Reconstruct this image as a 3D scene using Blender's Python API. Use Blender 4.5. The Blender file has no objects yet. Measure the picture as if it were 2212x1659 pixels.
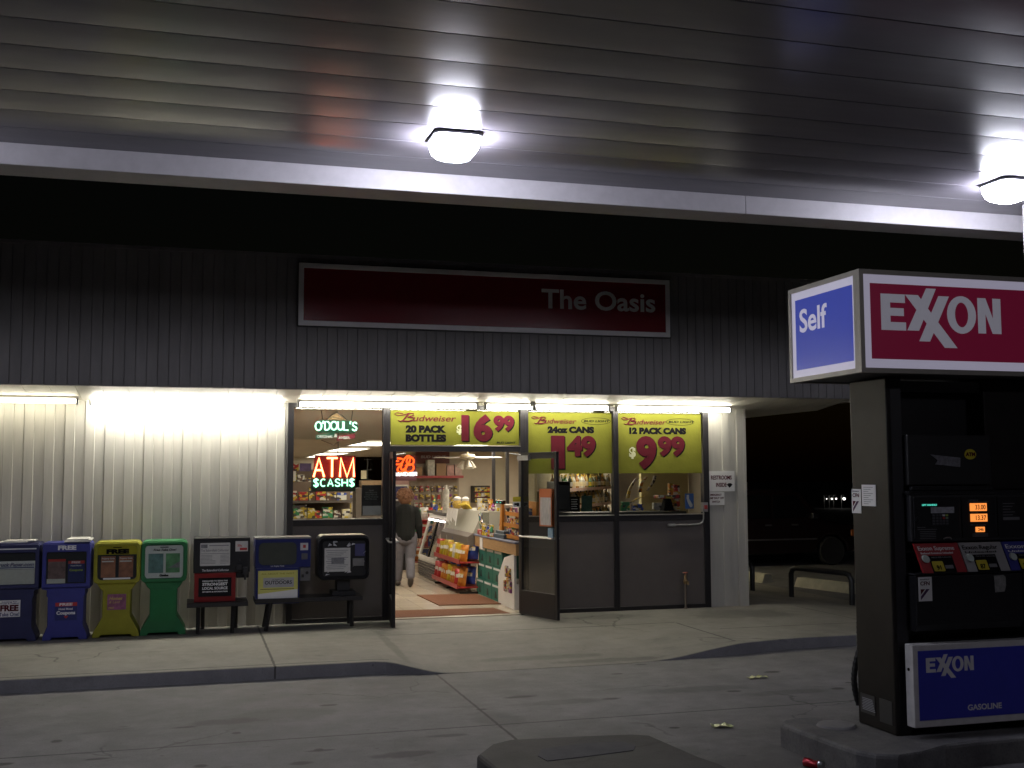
import bpy, bmesh, math, random
from mathutils import Vector, Matrix
random.seed(7)
SC = bpy.context.scene
COL = SC.collection
rad = math.radians

# ---------------------------------------------------------------- camera
cam_data = bpy.data.cameras.new("camera")
cam = bpy.data.objects.new("camera", cam_data)
COL.objects.link(cam)
cam_data.sensor_width = 36.0
cam_data.lens = 36.0 * 2402 / 2212
cam_data.clip_start = 0.05
cam_data.clip_end = 600
def cam_axes(yaw, pitch, roll):
    f = Vector((math.sin(yaw)*math.cos(pitch), math.cos(yaw)*math.cos(pitch), math.sin(pitch)))
    r = Vector((math.cos(yaw), -math.sin(yaw), 0))
    u = r.cross(f)
    return math.cos(roll)*r + math.sin(roll)*u, -math.sin(roll)*r + math.cos(roll)*u, f
_r, _u, _f = cam_axes(rad(15.99), rad(4.65), rad(-0.21))
cam.matrix_world = Matrix(((_r.x, _u.x, -_f.x, 0), (_r.y, _u.y, -_f.y, 0), (_r.z, _u.z, -_f.z, 2.13), (0, 0, 0, 1)))
SC.camera = cam

# ---------------------------------------------------------------- night sky and exposure
w = bpy.data.worlds.new("World"); SC.world = w; w.use_nodes = True
nt = w.node_tree; nt.nodes.clear()
sky = nt.nodes.new("ShaderNodeTexSky"); sky.sky_type = 'NISHITA'; sky.sun_disc = False
sky.sun_elevation = rad(1); sky.sun_rotation = rad(200)
bg = nt.nodes.new("ShaderNodeBackground"); bg.inputs[1].default_value = 0.0012
out = nt.nodes.new("ShaderNodeOutputWorld")
nt.links.new(sky.outputs[0], bg.inputs[0]); nt.links.new(bg.outputs[0], out.inputs[0])
SC.view_settings.view_transform = 'Standard'
SC.view_settings.look = 'None'
SC.view_settings.exposure = 0.0
SC.view_settings.gamma = 1.0
SC.cycles.use_denoising = True
SC.cycles.max_bounces = 8
SC.cycles.transparent_max_bounces = 12
SC.cycles.sample_clamp_indirect = 6.0
SC.cycles.caustics_reflective = False
SC.cycles.caustics_refractive = False

LAMP_CANOPY = 92.0     # radiance of the canopy lamp lenses in the row by the shop
LAMP_REAR = 11.0       # unseen row behind, set low to hold down the near ground
LAMP_TUBE = 44.0       # eave fluorescent tubes
LAMP_ROOM = 12.5        # shop ceiling troffers

# ---------------------------------------------------------------- material helpers
MATS = {}
def mat(name, col, rough=.6, metal=0.0, var=.10, scale=6.0, bump=0.0, spec=.5, emit=0.0, ecol=None, coat=0.0, stretch=None):
    if name in MATS: return MATS[name]
    m = bpy.data.materials.new(name); m.use_nodes = True
    n = m.node_tree.nodes; l = m.node_tree.links
    p = n["Principled BSDF"]
    p.inputs["Roughness"].default_value = rough
    p.inputs["Metallic"].default_value = metal
    p.inputs["Specular IOR Level"].default_value = spec
    if coat: p.inputs["Coat Weight"].default_value = coat; p.inputs["Coat Roughness"].default_value = .15
    tc = n.new("ShaderNodeTexCoord")
    src = tc.outputs["Object"]
    if stretch:
        mp = n.new("ShaderNodeMapping"); mp.inputs["Scale"].default_value = stretch
        l.new(src, mp.inputs[0]); src = mp.outputs[0]
    nz = n.new("ShaderNodeTexNoise"); nz.inputs["Scale"].default_value = scale; nz.inputs["Detail"].default_value = 5
    nz.inputs["Roughness"].default_value = .62
    l.new(src, nz.inputs["Vector"])
    mx = n.new("ShaderNodeMix"); mx.data_type = 'RGBA'
    a = [max(0, c*(1-var*2)) for c in col] + [1]; b = [min(1, c*(1+var*2)) for c in col] + [1]
    mx.inputs[6].default_value = a; mx.inputs[7].default_value = b
    l.new(nz.outputs[0], mx.inputs[0]); l.new(mx.outputs[2], p.inputs["Base Color"])
    if bump:
        bp = n.new("ShaderNodeBump"); bp.inputs["Strength"].default_value = bump; bp.inputs["Distance"].default_value = .01
        nz2 = n.new("ShaderNodeTexNoise"); nz2.inputs["Scale"].default_value = scale*9; nz2.inputs["Detail"].default_value = 3
        l.new(src, nz2.inputs["Vector"]); l.new(nz2.outputs[0], bp.inputs["Height"]); l.new(bp.outputs[0], p.inputs["Normal"])
    if emit:
        p.inputs["Emission Color"].default_value = list(ecol or col) + [1]
        p.inputs["Emission Strength"].default_value = emit
    MATS[name] = m
    return m

def glow(name, col, strength):
    if name in MATS: return MATS[name]
    m = bpy.data.materials.new(name); m.use_nodes = True
    n = m.node_tree.nodes; l = m.node_tree.links
    n.remove(n["Principled BSDF"])
    e = n.new("ShaderNodeEmission"); e.inputs[0].default_value = list(col)+[1]; e.inputs[1].default_value = strength
    l.new(e.outputs[0], n["Material Output"].inputs[0])
    MATS[name] = m
    return m

def glass(name, tint=(.93, .95, .93), gloss=.09):
    if name in MATS: return MATS[name]
    m = bpy.data.materials.new(name); m.use_nodes = True
    n = m.node_tree.nodes; l = m.node_tree.links
    n.remove(n["Principled BSDF"])
    t = n.new("ShaderNodeBsdfTransparent"); t.inputs[0].default_value = list(tint)+[1]
    g = n.new("ShaderNodeBsdfGlossy"); g.inputs["Roughness"].default_value = .02
    fr = n.new("ShaderNodeFresnel"); ge = n.new("ShaderNodeNewGeometry"); ma = n.new("ShaderNodeMath"); ma.operation = 'MULTIPLY_ADD'
    ma.inputs[1].default_value = 1/1.45-1.45; ma.inputs[2].default_value = 1.45; l.new(ge.outputs["Backfacing"], ma.inputs[0]); l.new(ma.outputs[0], fr.inputs[0])
    mx = n.new("ShaderNodeMixShader")
    l.new(fr.outputs[0], mx.inputs[0]); l.new(t.outputs[0], mx.inputs[1]); l.new(g.outputs[0], mx.inputs[2])
    l.new(mx.outputs[0], n["Material Output"].inputs[0])
    MATS[name] = m
    return m

class G:
    """tiny node-graph helper for the ground materials"""
    def __init__(s, m): s.n = m.node_tree.nodes; s.l = m.node_tree.links
    def math(s, op, a, b=None, clamp=False):
        k = s.n.new("ShaderNodeMath"); k.operation = op; k.use_clamp = clamp
        for i, v in enumerate((a, b)):
            if v is None: continue
            if isinstance(v, (int, float)): k.inputs[i].default_value = v
            else: s.l.new(v, k.inputs[i])
        return k.outputs[0]
    def noise(s, vec, scale, detail=4, rough=.6):
        k = s.n.new("ShaderNodeTexNoise"); k.inputs["Scale"].default_value = scale; k.inputs["Detail"].default_value = detail
        k.inputs["Roughness"].default_value = rough; s.l.new(vec, k.inputs["Vector"]); return k.outputs[0]
    def ramp(s, f, a, b):   # smoothstep from a to b
        k = s.n.new("ShaderNodeMapRange"); k.interpolation_type = 'SMOOTHSTEP'
        k.inputs[1].default_value = a; k.inputs[2].default_value = b; s.l.new(f, k.inputs[0]); return k.outputs[0]
    def mix(s, f, a, b):
        k = s.n.new("ShaderNodeMix"); k.data_type = 'RGBA'
        if isinstance(f, (int, float)): k.inputs[0].default_value = f
        else: s.l.new(f, k.inputs[0])
        for i, v in ((6, a), (7, b)):
            if isinstance(v, tuple): k.inputs[i].default_value = list(v)+[1]
            else: s.l.new(v, k.inputs[i])
        return k.outputs[2]

def concrete(name, c1, c2, joints_x=(), joints_y=(), spots=(), grit=.5, rough=.75, jw=.008, dark=(.02, .018, .017), blot=.5):
    m = bpy.data.materials.new(name); m.use_nodes = True
    g = G(m); p = g.n["Principled BSDF"]
    geo = g.n.new("ShaderNodeNewGeometry"); pos = geo.outputs["Position"]
    sep = g.n.new("ShaderNodeSeparateXYZ"); g.l.new(pos, sep.inputs[0])
    X, Y = sep.outputs[0], sep.outputs[1]
    big = g.noise(pos, .55, 6, .65); mid = g.noise(pos, 3.1, 6, .7); fine = g.noise(pos, 60, 3, .7)
    f = g.math('ADD', g.math('MULTIPLY', big, .55), g.math('MULTIPLY', mid, .45))
    col = g.mix(g.ramp(f, .33, .68), c1, c2)
    # fine grit
    col = g.mix(g.math('MULTIPLY', g.ramp(fine, .45, .75), .35*grit), col, tuple(c*.45 for c in c1))
    # blotchy stains stretched along the driving direction
    mp = g.n.new("ShaderNodeMapping"); mp.inputs["Scale"].default_value = (.8, 2.4, 1); g.l.new(pos, mp.inputs[0])
    st = g.noise(mp.outputs[0], 1.3, 7, .72)
    col = g.mix(g.math('MULTIPLY', g.ramp(st, .56, .72), blot), col, tuple(c*.4 for c in c1))
    # small oil drips and chewing gum
    vo = g.n.new("ShaderNodeTexVoronoi"); vo.inputs["Scale"].default_value = 2.3; vo.inputs["Randomness"].default_value = 1
    g.l.new(mp.outputs[0], vo.inputs["Vector"])
    d = g.math('ADD', vo.outputs["Distance"], g.math('MULTIPLY', g.math('SUBTRACT', mid, .5), .09))
    drip = g.math('MULTIPLY', g.math('SUBTRACT', 1.0, g.ramp(d, .05, .12)), g.ramp(g.noise(pos, .9, 2), .5, .62))
    col = g.mix(g.math('MULTIPLY', drip, .6), col, dark)
    v2 = g.n.new("ShaderNodeTexVoronoi"); v2.inputs["Scale"].default_value = 6.5; g.l.new(pos, v2.inputs["Vector"])
    d2 = g.math('ADD', v2.outputs["Distance"], g.math('MULTIPLY', g.math('SUBTRACT', fine, .5), .10))
    gum = g.math('MULTIPLY', g.math('SUBTRACT', 1.0, g.ramp(d2, .06, .13)), g.ramp(g.noise(pos, 1.7, 3), .52, .6))
    col = g.mix(g.math('MULTIPLY', gum, .5), col, dark)
    cr = g.n.new("ShaderNodeTexVoronoi"); cr.feature = 'DISTANCE_TO_EDGE'; cr.inputs["Scale"].default_value = .33; cr.inputs["Randomness"].default_value = 1
    wv = g.n.new("ShaderNodeVectorMath"); wv.operation = 'MULTIPLY_ADD'; nzc = g.n.new("ShaderNodeTexNoise"); nzc.inputs["Scale"].default_value = 2.4; nzc.inputs["Detail"].default_value = 5
    g.l.new(pos, nzc.inputs["Vector"]); g.l.new(nzc.outputs["Color"], wv.inputs[0]); wv.inputs[1].default_value = (.5, .5, 0); g.l.new(pos, wv.inputs[2]); g.l.new(wv.outputs[0], cr.inputs["Vector"])
    crack = g.math('MULTIPLY', g.math('SUBTRACT', 1.0, g.ramp(cr.outputs["Distance"], .001, .005)), g.ramp(g.noise(pos, .5, 2), .52, .6))
    col = g.mix(g.math('MULTIPLY', crack, .55), col, dark)
    wob = g.math('MULTIPLY', g.math('SUBTRACT', g.noise(pos, 7, 4), .5), .02)
    lines = None
    for (c, x, lo, hi) in [('x', a, b, e) for a, b, e in joints_x] + [('y', a, b, e) for a, b, e in joints_y]:
        A, B = (X, Y) if c == 'x' else (Y, X)
        dd = g.math('ABSOLUTE', g.math('SUBTRACT', g.math('ADD', A, wob), x))
        k = g.math('SUBTRACT', 1.0, g.ramp(dd, jw*.6, jw*1.6))
        k = g.math('MULTIPLY', k, g.math('MULTIPLY', g.math('GREATER_THAN', B, lo), g.math('LESS_THAN', B, hi)))
        lines = k if lines is None else g.math('MAXIMUM', lines, k)
    for (x, y, rx, ry, k0) in spots:
        ex = g.math('DIVIDE', g.math('SUBTRACT', X, x), rx); ey = g.math('DIVIDE', g.math('SUBTRACT', Y, y), ry)
        q = g.math('SQRT', g.math('ADD', g.math('MULTIPLY', ex, ex), g.math('MULTIPLY', ey, ey)))
        q = g.math('ADD', q, g.math('MULTIPLY', g.math('SUBTRACT', g.noise(pos, 5, 5), .5), 1.3))
        col = g.mix(g.math('MULTIPLY', g.math('SUBTRACT', 1.0, g.ramp(q, .6, 1.15)), k0), col, dark)
    if lines is not None: col = g.mix(g.math('MULTIPLY', lines, .85), col, dark)
    g.l.new(col, p.inputs["Base Color"])
    p.inputs["Roughness"].default_value = rough
    bp = g.n.new("ShaderNodeBump"); bp.inputs["Strength"].default_value = .35; bp.inputs["Distance"].default_value = .006
    g.l.new(g.math('ADD', fine, g.math('MULTIPLY', mid, 2)), bp.inputs["Height"]); g.l.new(bp.outputs[0], p.inputs["Normal"])
    MATS[name] = m
    return m

# ---------------------------------------------------------------- mesh helpers
_FONT = {}
def glyphs(txt, bold):
    key = (txt, bold)
    if key in _FONT: return _FONT[key]
    cu = bpy.data.curves.new("lettering", 'FONT'); cu.body = txt; cu.size = 1.0; cu.offset = bold; cu.resolution_u = 4
    o = bpy.data.objects.new("lettering", cu)
    me = o.to_mesh()
    vs = [(v.co.x, v.co.y) for v in me.vertices]; fs = [tuple(p.vertices) for p in me.polygons]
    o.to_mesh_clear(); bpy.data.objects.remove(o); bpy.data.curves.remove(cu)
    _FONT[key] = (vs, fs)
    return _FONT[key]
def cap_h(bold=0): 
    vs, _ = glyphs("H", bold); return max(v[1] for v in vs), min(v[1] for v in vs)

def rr(x0, x1, z0, z1, r, n=5):
    pts = []
    for cx, cz, a0 in ((x1-r, z1-r, 0), (x0+r, z1-r, 90), (x0+r, z0+r, 180), (x1-r, z0+r, 270)):
        for i in range(n+1):
            a = rad(a0 + 90*i/n); pts.append((cx+r*math.cos(a), cz+r*math.sin(a)))
    return pts

class MB:
    def __init__(s): s.v = []; s.f = []; s.mi = []; s.cur = 0; s.M = None
    def add(s, vs, fs):
        b = len(s.v)
        for p in vs:
            p = Vector(p); s.v.append(s.M @ p if s.M else p)
        for f in fs: s.f.append(tuple(i+b for i in f)); s.mi.append(s.cur)
        return s
    def box(s, x0, x1, y0, y1, z0, z1):
        return s.add([(x0,y0,z0),(x1,y0,z0),(x1,y1,z0),(x0,y1,z0),(x0,y0,z1),(x1,y0,z1),(x1,y1,z1),(x0,y1,z1)],
                     [(0,3,2,1),(4,5,6,7),(0,1,5,4),(1,2,6,5),(2,3,7,6),(3,0,4,7)])
    def prism(s, pts, axis, a, b):
        n = len(pts)
        def P(p, t): return {'x': (t, p[0], p[1]), 'y': (p[0], t, p[1]), 'z': (p[0], p[1], t)}[axis]
        vs = [P(p, a) for p in pts] + [P(p, b) for p in pts]
        fs = [tuple(range(n)), tuple(range(2*n-1, n-1, -1))] + [(i, i+n, (i+1) % n + n, (i+1) % n) for i in range(n)]
        return s.add(vs, fs)
    def ring(s, outer, inner, axis, a, b):
        n = len(outer)
        def P(p, t): return {'x': (t, p[0], p[1]), 'y': (p[0], t, p[1]), 'z': (p[0], p[1], t)}[axis]
        vs = [P(p, a) for p in outer]+[P(p, a) for p in inner]+[P(p, b) for p in outer]+[P(p, b) for p in inner]
        fs = []
        for i in range(n):
            j = (i+1) % n
            fs += [(i, j, n+j, n+i), (2*n+i, 3*n+i, 3*n+j, 2*n+j), (i, 2*n+i, 2*n+j, j), (n+i, n+j, 3*n+j, 3*n+i)]
        return s.add(vs, fs)
    def cyl(s, p0, p1, r0, r1=None, n=12, caps=True):
        r1 = r0 if r1 is None else r1
        return s.tube([p0, p1], [r0, r1], n, caps)
    def tube(s, pts, r, n=8, caps=True, closed=False):
        pts = [Vector(p) for p in pts]; k = len(pts)
        if not isinstance(r, (list, tuple)): r = [r]*k
        vs = []; up = None
        for i, p in enumerate(pts):
            if closed: t = (pts[(i+1) % k]-pts[i-1])
            else: t = pts[min(i+1, k-1)]-pts[max(i-1, 0)]
            t.normalize()
            if up is None:
                up = Vector((0, 0, 1)) if abs(t.z) < .9 else Vector((1, 0, 0))
            a = t.cross(up); a.normalize(); b = a.cross(t); up = b
            for q in range(n):
                an = 2*math.pi*q/n; vs.append(p + (a*math.cos(an)+b*math.sin(an))*r[i])
        fs = []
        for i in range(k if closed else k-1):
            for q in range(n):
                i2 = (i+1) % k
                fs.append((i*n+q, i*n+(q+1) % n, i2*n+(q+1) % n, i2*n+q))
        if caps and not closed: fs += [tuple(range(n-1, -1, -1)), tuple((k-1)*n+q for q in range(n))]
        return s.add(vs, fs)
    def lathe(s, prof, c=(0, 0, 0), n=16):
        vs = []; fs = []; k = len(prof)
        for r, z in prof:
            for q in range(n):
                a = 2*math.pi*q/n; vs.append((c[0]+r*math.cos(a), c[1]+r*math.sin(a), c[2]+z))
        for i in range(k-1):
            for q in range(n): fs.append((i*n+q, i*n+(q+1) % n, (i+1)*n+(q+1) % n, (i+1)*n+q))
        fs += [tuple(range(n-1, -1, -1)), tuple((k-1)*n+q for q in range(n))]
        return s.add(vs, fs)
    def quad(s, a, b, c, d): return s.add([a, b, c, d], [(0, 1, 2, 3)])
    def loft_z(s, pts, z0, z1):      # open profile in x,y
        n = len(pts)
        return s.add([(x, y, z0) for x, y in pts]+[(x, y, z1) for x, y in pts], [(i, i+1, n+i+1, n+i) for i in range(n-1)])
    def text(s, txt, x, z, h, y, w=None, bold=0.0, shear=0.0, al='L', t=.0015):
        """letters in the x-z plane facing -y, cap height h, baseline z"""
        vs, fs = glyphs(txt, bold)
        if not vs: return s
        H, L = cap_h(bold); k = h/(H-L)
        x0 = min(v[0] for v in vs); x1 = max(v[0] for v in vs)
        kx = k if w is None else w/(x1-x0)
        W = (x1-x0)*kx
        ox = x - (0 if al == 'L' else W/2 if al == 'C' else W)
        n = len(vs)
        P = [(ox+(vx-x0)*kx+shear*(vy-L)*k, y, z+(vy-L)*k) for vx, vy in vs]
        # front sheet plus side walls on its outline
        edges = {}
        for f in fs:
            for i in range(len(f)):
                e = (f[i], f[(i+1) % len(f)]); edges[e] = 1
        B = [(px, py+t, pz) for px, py, pz in P]
        sides = [(a, b, b+n, a+n) for (a, b) in edges if (b, a) not in edges]
        return s.add(P+B, [tuple(f) for f in fs]+sides)
    def build(s, name, m, parent=None, loc=None, rotz=None, smooth=False, bev=0.0, seg=2):
        me = bpy.data.meshes.new(name)
        off = Vector((0, 0, 0))
        if parent is not None and loc is None: off = wloc(parent)
        me.from_pydata([tuple(p-off) for p in s.v], [], s.f)
        ms = m if isinstance(m, (list, tuple)) else [m]
        for k in ms: me.materials.append(k)
        for p, i in zip(me.polygons, s.mi): p.material_index = min(i, len(ms)-1)
        bm = bmesh.new(); bm.from_mesh(me)
        if smooth: bmesh.ops.remove_doubles(bm, verts=bm.verts, dist=1e-5)
        bmesh.ops.recalc_face_normals(bm, faces=bm.faces)
        bm.to_mesh(me); bm.free()
        o = bpy.data.objects.new(name, me); COL.objects.link(o)
        if parent is not None: o.parent = parent
        if loc is not None: o.location = loc
        if rotz is not None: o.rotation_euler = (0, 0, rotz)
        if smooth:
            for p in me.polygons: p.use_smooth = True
            me.set_sharp_from_angle(angle=rad(40))
        if bev:
            b = o.modifiers.new("bevel", 'BEVEL'); b.width = bev; b.segments = seg; b.limit_method = 'ANGLE'; b.angle_limit = rad(50)
            b.harden_normals = False
        return o

def wloc(o):
    p = Vector(o.location)
    while o.parent is not None: o = o.parent; p = p + Vector(o.location)
    return p
def tag(o, label, cat, group=None):
    o["label"] = label; o["category"] = cat
    if group: o["group"] = group
    return o
def thing(name, label, cat, loc=(0, 0, 0), group=None):
    o = bpy.data.objects.new(name, None); COL.objects.link(o); o.location = loc; o.empty_display_size = .1
    return tag(o, label, cat, group)
def pivot(name, parent, world, rotz=0):
    o = bpy.data.objects.new(name, None); COL.objects.link(o); o.parent = parent
    o.location = Vector(world)-wloc(parent); o.rotation_euler = (0, 0, rotz); return o
def struct(o, label=None):
    o["kind"] = "structure"
    if label: o["label"] = label
    return o
def copy_tree(o, parent=None):
    c = o.copy(); COL.objects.link(c); c.parent = parent
    for ch in list(o.children): copy_tree(ch, c)
    return c
ORD = ["first", "second", "third", "fourth", "fifth", "sixth", "seventh", "eighth", "ninth", "tenth", "eleventh", "twelfth",
       "thirteenth", "fourteenth", "fifteenth", "sixteenth", "seventeenth", "eighteenth", "nineteenth", "twentieth"]

# ---------------------------------------------------------------- shared materials
cream = mat("cream_siding_paint", (.46, .445, .40), .6, var=.12, scale=2.2, bump=.05, stretch=(4, 4, .45))
fascia_m = mat("grey_fascia_boards", (.195, .185, .182), .7, var=.16, scale=2.5, bump=.1, stretch=(3, 3, .5))
bronze = mat("dark_bronze_aluminium", (.022, .02, .022), .38, .3, var=.1)
spandrel = mat("taupe_panel", (.105, .09, .085), .6, var=.06, bump=.05)
black = mat("black_plastic", (.012, .012, .013), .45, var=.15)
blackg = mat("black_gloss", (.01, .01, .011), .2, var=.1)
white = mat("white_paint", (.75, .74, .72), .5, var=.05)
steel = mat("brushed_steel", (.5, .5, .5), .3, 1.0, var=.1)
galv = mat("galvanised_metal", (.35, .35, .34), .45, .8, var=.15, scale=20)
pane_m = glass("window_glass")
ink = mat("black_ink", (.009, .008, .009), .85, var=.05, spec=.08)
red_ink = mat("dark_red_ink", (.085, .008, .016), .85, var=.05, spec=.15)
white_ink = mat("white_ink", (.78, .78, .78), .5, var=.03)
paper = mat("newsprint", (.62, .61, .58), .8, var=.08, scale=25)
grey_ink = mat("grey_print", (.22, .22, .23), .8, var=.3, scale=40)
wood = mat("oak_laminate", (.42, .26, .12), .5, var=.15, scale=5, stretch=(1, 1, 9))
# ================================================================ SETTING
W = .13                                            # height of the walk
# forecourt slab: one sheet to the horizon
lot_m = concrete("forecourt_concrete", (.112, .110, .112), (.205, .200, .202), grit=1.1,
    joints_x=[(2.55, -40, 12.2), (-3.3, -40, 12.2), (8.4, -40, 12.2)], joints_y=[(9.36, -40, 11.0), (3.5, -40, 11)],
    spots=[(.35, 10.15, .33, .13, .55), (.85, 10.35, .5, .3, .35), (3.05, 10.45, .16, .06, .8), (2.05, 9.1, .2, .06, .55),
           (3.4, 10.1, .5, .12, .35), (4.9, 10.3, .7, .15, .35), (1.6, 8.6, .28, .1, .6), (5.6, 9.9, .6, .12, .4), (2.6, 9.55, .25, .3, .35), (4.35, 7.0, 1.5, 1.4, .3), (1.0, 8.9, .14, .04, .7), (0.39, 9.70, 0.042, 0.046, .8), (0.82, 8.26, 0.062, 0.035, .8), (-0.65, 9.13, 0.104, 0.036, .8), (0.98, 8.93, 0.047, 0.048, .8), (3.87, 10.11, 0.116, 0.055, .8), (6.04, 10.95, 0.111, 0.055, .8), (2.57, 10.01, 0.059, 0.038, .8), (4.88, 11.80, 0.083, 0.044, .8), (1.24, 10.60, 0.091, 0.043, .8), (-0.03, 10.04, 0.112, 0.033, .8), (-1.01, 9.83, 0.050, 0.058, .8), (0.83, 8.56, 0.099, 0.059, .8), (-1.35, 9.17, 0.109, 0.056, .8), (3.94, 8.82, 0.051, 0.041, .8), (6.19, 9.93, 0.069, 0.054, .8), (6.48, 10.17, 0.049, 0.032, .8), (4.40, 11.33, 0.079, 0.037, .8), (6.48, 8.73, 0.092, 0.036, .8), (0.11, 8.69, 0.060, 0.057, .8), (5.15, 10.10, 0.082, 0.053, .8)],
    jw=.012)
m = MB(); m.quad((-150, -60, 0), (150, -60, 0), (150, 250, 0), (-150, 250, 0))
struct(m.build("ground", lot_m), "stained grey concrete forecourt with dark joints")

# walk in front of the shop with a ramp dropping flush to the forecourt
walk_m = concrete("walk_concrete", (.165, .158, .143), (.262, .25, .222),
    joints_x=[(.87, 11, 15.5), (6.3, 12.3, 14.0), (-4.5, 11, 15.5), (8.9, 11, 15.4)],
    joints_y=[(14.05, 2.3, 6.3), (15.42, -8, 2.6), (12.24, -8, 2.1), (13.3, 6.6, 10.6)], grit=.6, jw=.012, blot=.35,
    spots=[(2.31, 13.3, .07, 1.1, .35), (7.6, 14.6, .9, .5, .35), (5.6, 14.9, .6, .3, .3), (3.9, 12.4, .9, .12, .35), (4.6, 12.1, .8, .1, .4), (1.2, 15.0, 2.2, .25, .4)])
kerb_m = concrete("kerb_face", (.14, .137, .147), (.22, .217, .226), joints_x=[(.87, 0, 30)], grit=.8, jw=.01, blot=.5)
def sm(a, b, x):
    t = max(0, min(1, (x-a)/(b-a))); return t*t*(3-2*t)
def walk_z(x): return W*(1-sm(8.4, 10.4, x))+.004*sm(8.4, 10.4, x)
def kerb_drop(x): return sm(1.95, 2.75, x)*(1-sm(5.0, 6.4, x))
def kerb_y(x): return 12.1 - .22*sm(1.9, 2.5, x)*(1-sm(4.2, 6.8, x)) + .2*sm(5.8, 7.4, x)
xs = [-12 + .5*i for i in range(26)] + [1.2+.12*i for i in range(50)] + [7.3+.3*i for i in range(12)]
m = MB(); rows = []
for x in xs:
    d = kerb_drop(x); y0 = kerb_y(x); wz = walk_z(x); zt = wz*(1-d)+.004*d
    col_ = [(x, y0+.004, -.05), (x, y0, zt-.008), (x, y0+.008, zt)]
    for j in range(1, 9):
        y = y0+.008+(14.2-y0)*j/8
        col_.append((x, y, zt+(wz-zt)*j/8))
    col_.append((x, 15.48, wz)); rows.append(col_)
k = len(rows[0])
vs = [p for r in rows for p in r]
fk = []; ft = []
for i in range(len(rows)-1):
    for j in range(k-1):
        f = (i*k+j, (i+1)*k+j, (i+1)*k+j+1, i*k+j+1)
        (fk if j < 1 else ft).append(f)
m.add(vs, fk+ft); m.mi = [0]*len(fk)+[1]*len(ft)
m.cur = 1
xe = xs[-1]
ys = [x for x in xs if x > 8.15]; ys = [8.16]+ys
m.add([(x, 15.48, walk_z(x)) for x in ys]+[(x, 34, walk_z(x)) for x in ys], [(i, i+1, len(ys)+i+1, len(ys)+i) for i in range(len(ys)-1)])
struct(m.build("pavement", [kerb_m, walk_m]), "pale concrete walk with kerb and ramp in front of the shop")

# ================================================================ SHOP BUILDING
shop = thing("store_building", "single storey shop with pale corrugated siding, grey board fascia and bright glazed entrance", "shop", (3.0, 15.5, W))
def siding_profile(x0, x1, yf):
    pts = []; x = x0; i = 0
    while x < x1:
        a = min(x+.118, x1)
        pts += [(x, yf+.016), (min(x+.006, x1), yf), (a, yf)]
        x2 = min(x+.124, x1); pts.append((x2, yf+.016))
        x3 = min(x+.245, x1)
        if i % 2 == 1 and x3 < x1-.02:
            pts += [(x3-.007, yf+.016), (x3-.0069, yf+.034), (x3-.0005, yf+.034), (x3, yf+.016)]
        elif x3 > x2: pts.append((x3, yf+.016))
        x = x3+.0001; i += 1
    return pts
m = MB(); m.loft_z(siding_profile(-7.0, 1.24, 15.484), W-.01, 3.26); m.box(-7.0, 1.24, 15.53, 15.62, W-.02, 3.26)
m.build("siding_wall", cream, shop)
m = MB(); m.loft_z(siding_profile(7.53, 8.14, 15.484), W-.01, 3.26); m.box(7.53, 8.14, 15.53, 15.62, W-.02, 3.26)
m.box(8.135, 8.175, 15.475, 15.53, W-.01, 3.26)
m.build("siding_wall", cream, shop)
m = MB(); m.M = Matrix(((0, -1, 0, 0), (1, 0, 0, 0), (0, 0, 1, 0), (0, 0, 0, 1)))   # local (x,y)->world (-y,x)
m.loft_z(siding_profile(15.53, 32.0, -8.17), W-.01, 3.26); m.M = None; m.box(8.06, 8.13, 15.63, 32, W-.02, 3.26)
m.build("siding_wall", cream, shop)

# board fascia and eave
def boards(x0, x1, yf, pitch=.13):
    pts = []; x = x0
    while x < x1:
        b = min(x+pitch, x1)
        pts += [(x, yf+.012), (x+.004, yf), (max(b-.008, x+.004), yf), (b-.004, yf+.012)]
        x = b
    return pts
m = MB(); m.loft_z(boards(-7.2, 9.5, 14.37), 3.235, 4.93)
m.box(-7.2, 9.5, 14.385, 14.46, 3.225, 4.93)
m.box(-7.22, 9.52, 14.345, 14.5, 4.93, 4.975)
m.M = Matrix(((0, -1, 0, 0), (1, 0, 0, 0), (0, 0, 1, 0), (0, 0, 0, 1)))
m.loft_z(boards(14.47, 32, -9.515), 3.2, 4.93); m.M = None
m.box(9.44, 9.5, 14.47, 32, 3.19, 4.93); m.box(9.42, 9.535, 14.5, 32, 4.93, 4.975)
m.build("fascia", fascia_m, shop)
soff_m = mat("painted_eave_boards", (.60, .57, .50), .55, var=.08, scale=2, bump=.1)
m = MB(); x = -7.2
while x < 9.43:
    b = min(x+.305, 9.43); m.prism([(14.47, 3.235), (15.478, 3.115), (15.478, 3.14), (14.47, 3.26)] if b < 8.2 else [(14.47, 3.235), (15.478, 3.115), (32, 3.115), (32, 3.14), (15.478, 3.14), (14.47, 3.26)], "x", x+.003, b-.003); x = b
m.box(-7.2, 9.43, 14.465, 32, 3.265, 3.28)
m.box(-7.2, 9.43, 14.464, 14.484, 3.222, 3.236)
m.build("eave_soffit", soff_m, shop)
m = MB(); m.box(-7.2, 9.43, 14.47, 32, 4.3, 4.4); m.build("roof", mat("roof_felt", (.05, .05, .05), .9), shop)

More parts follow.
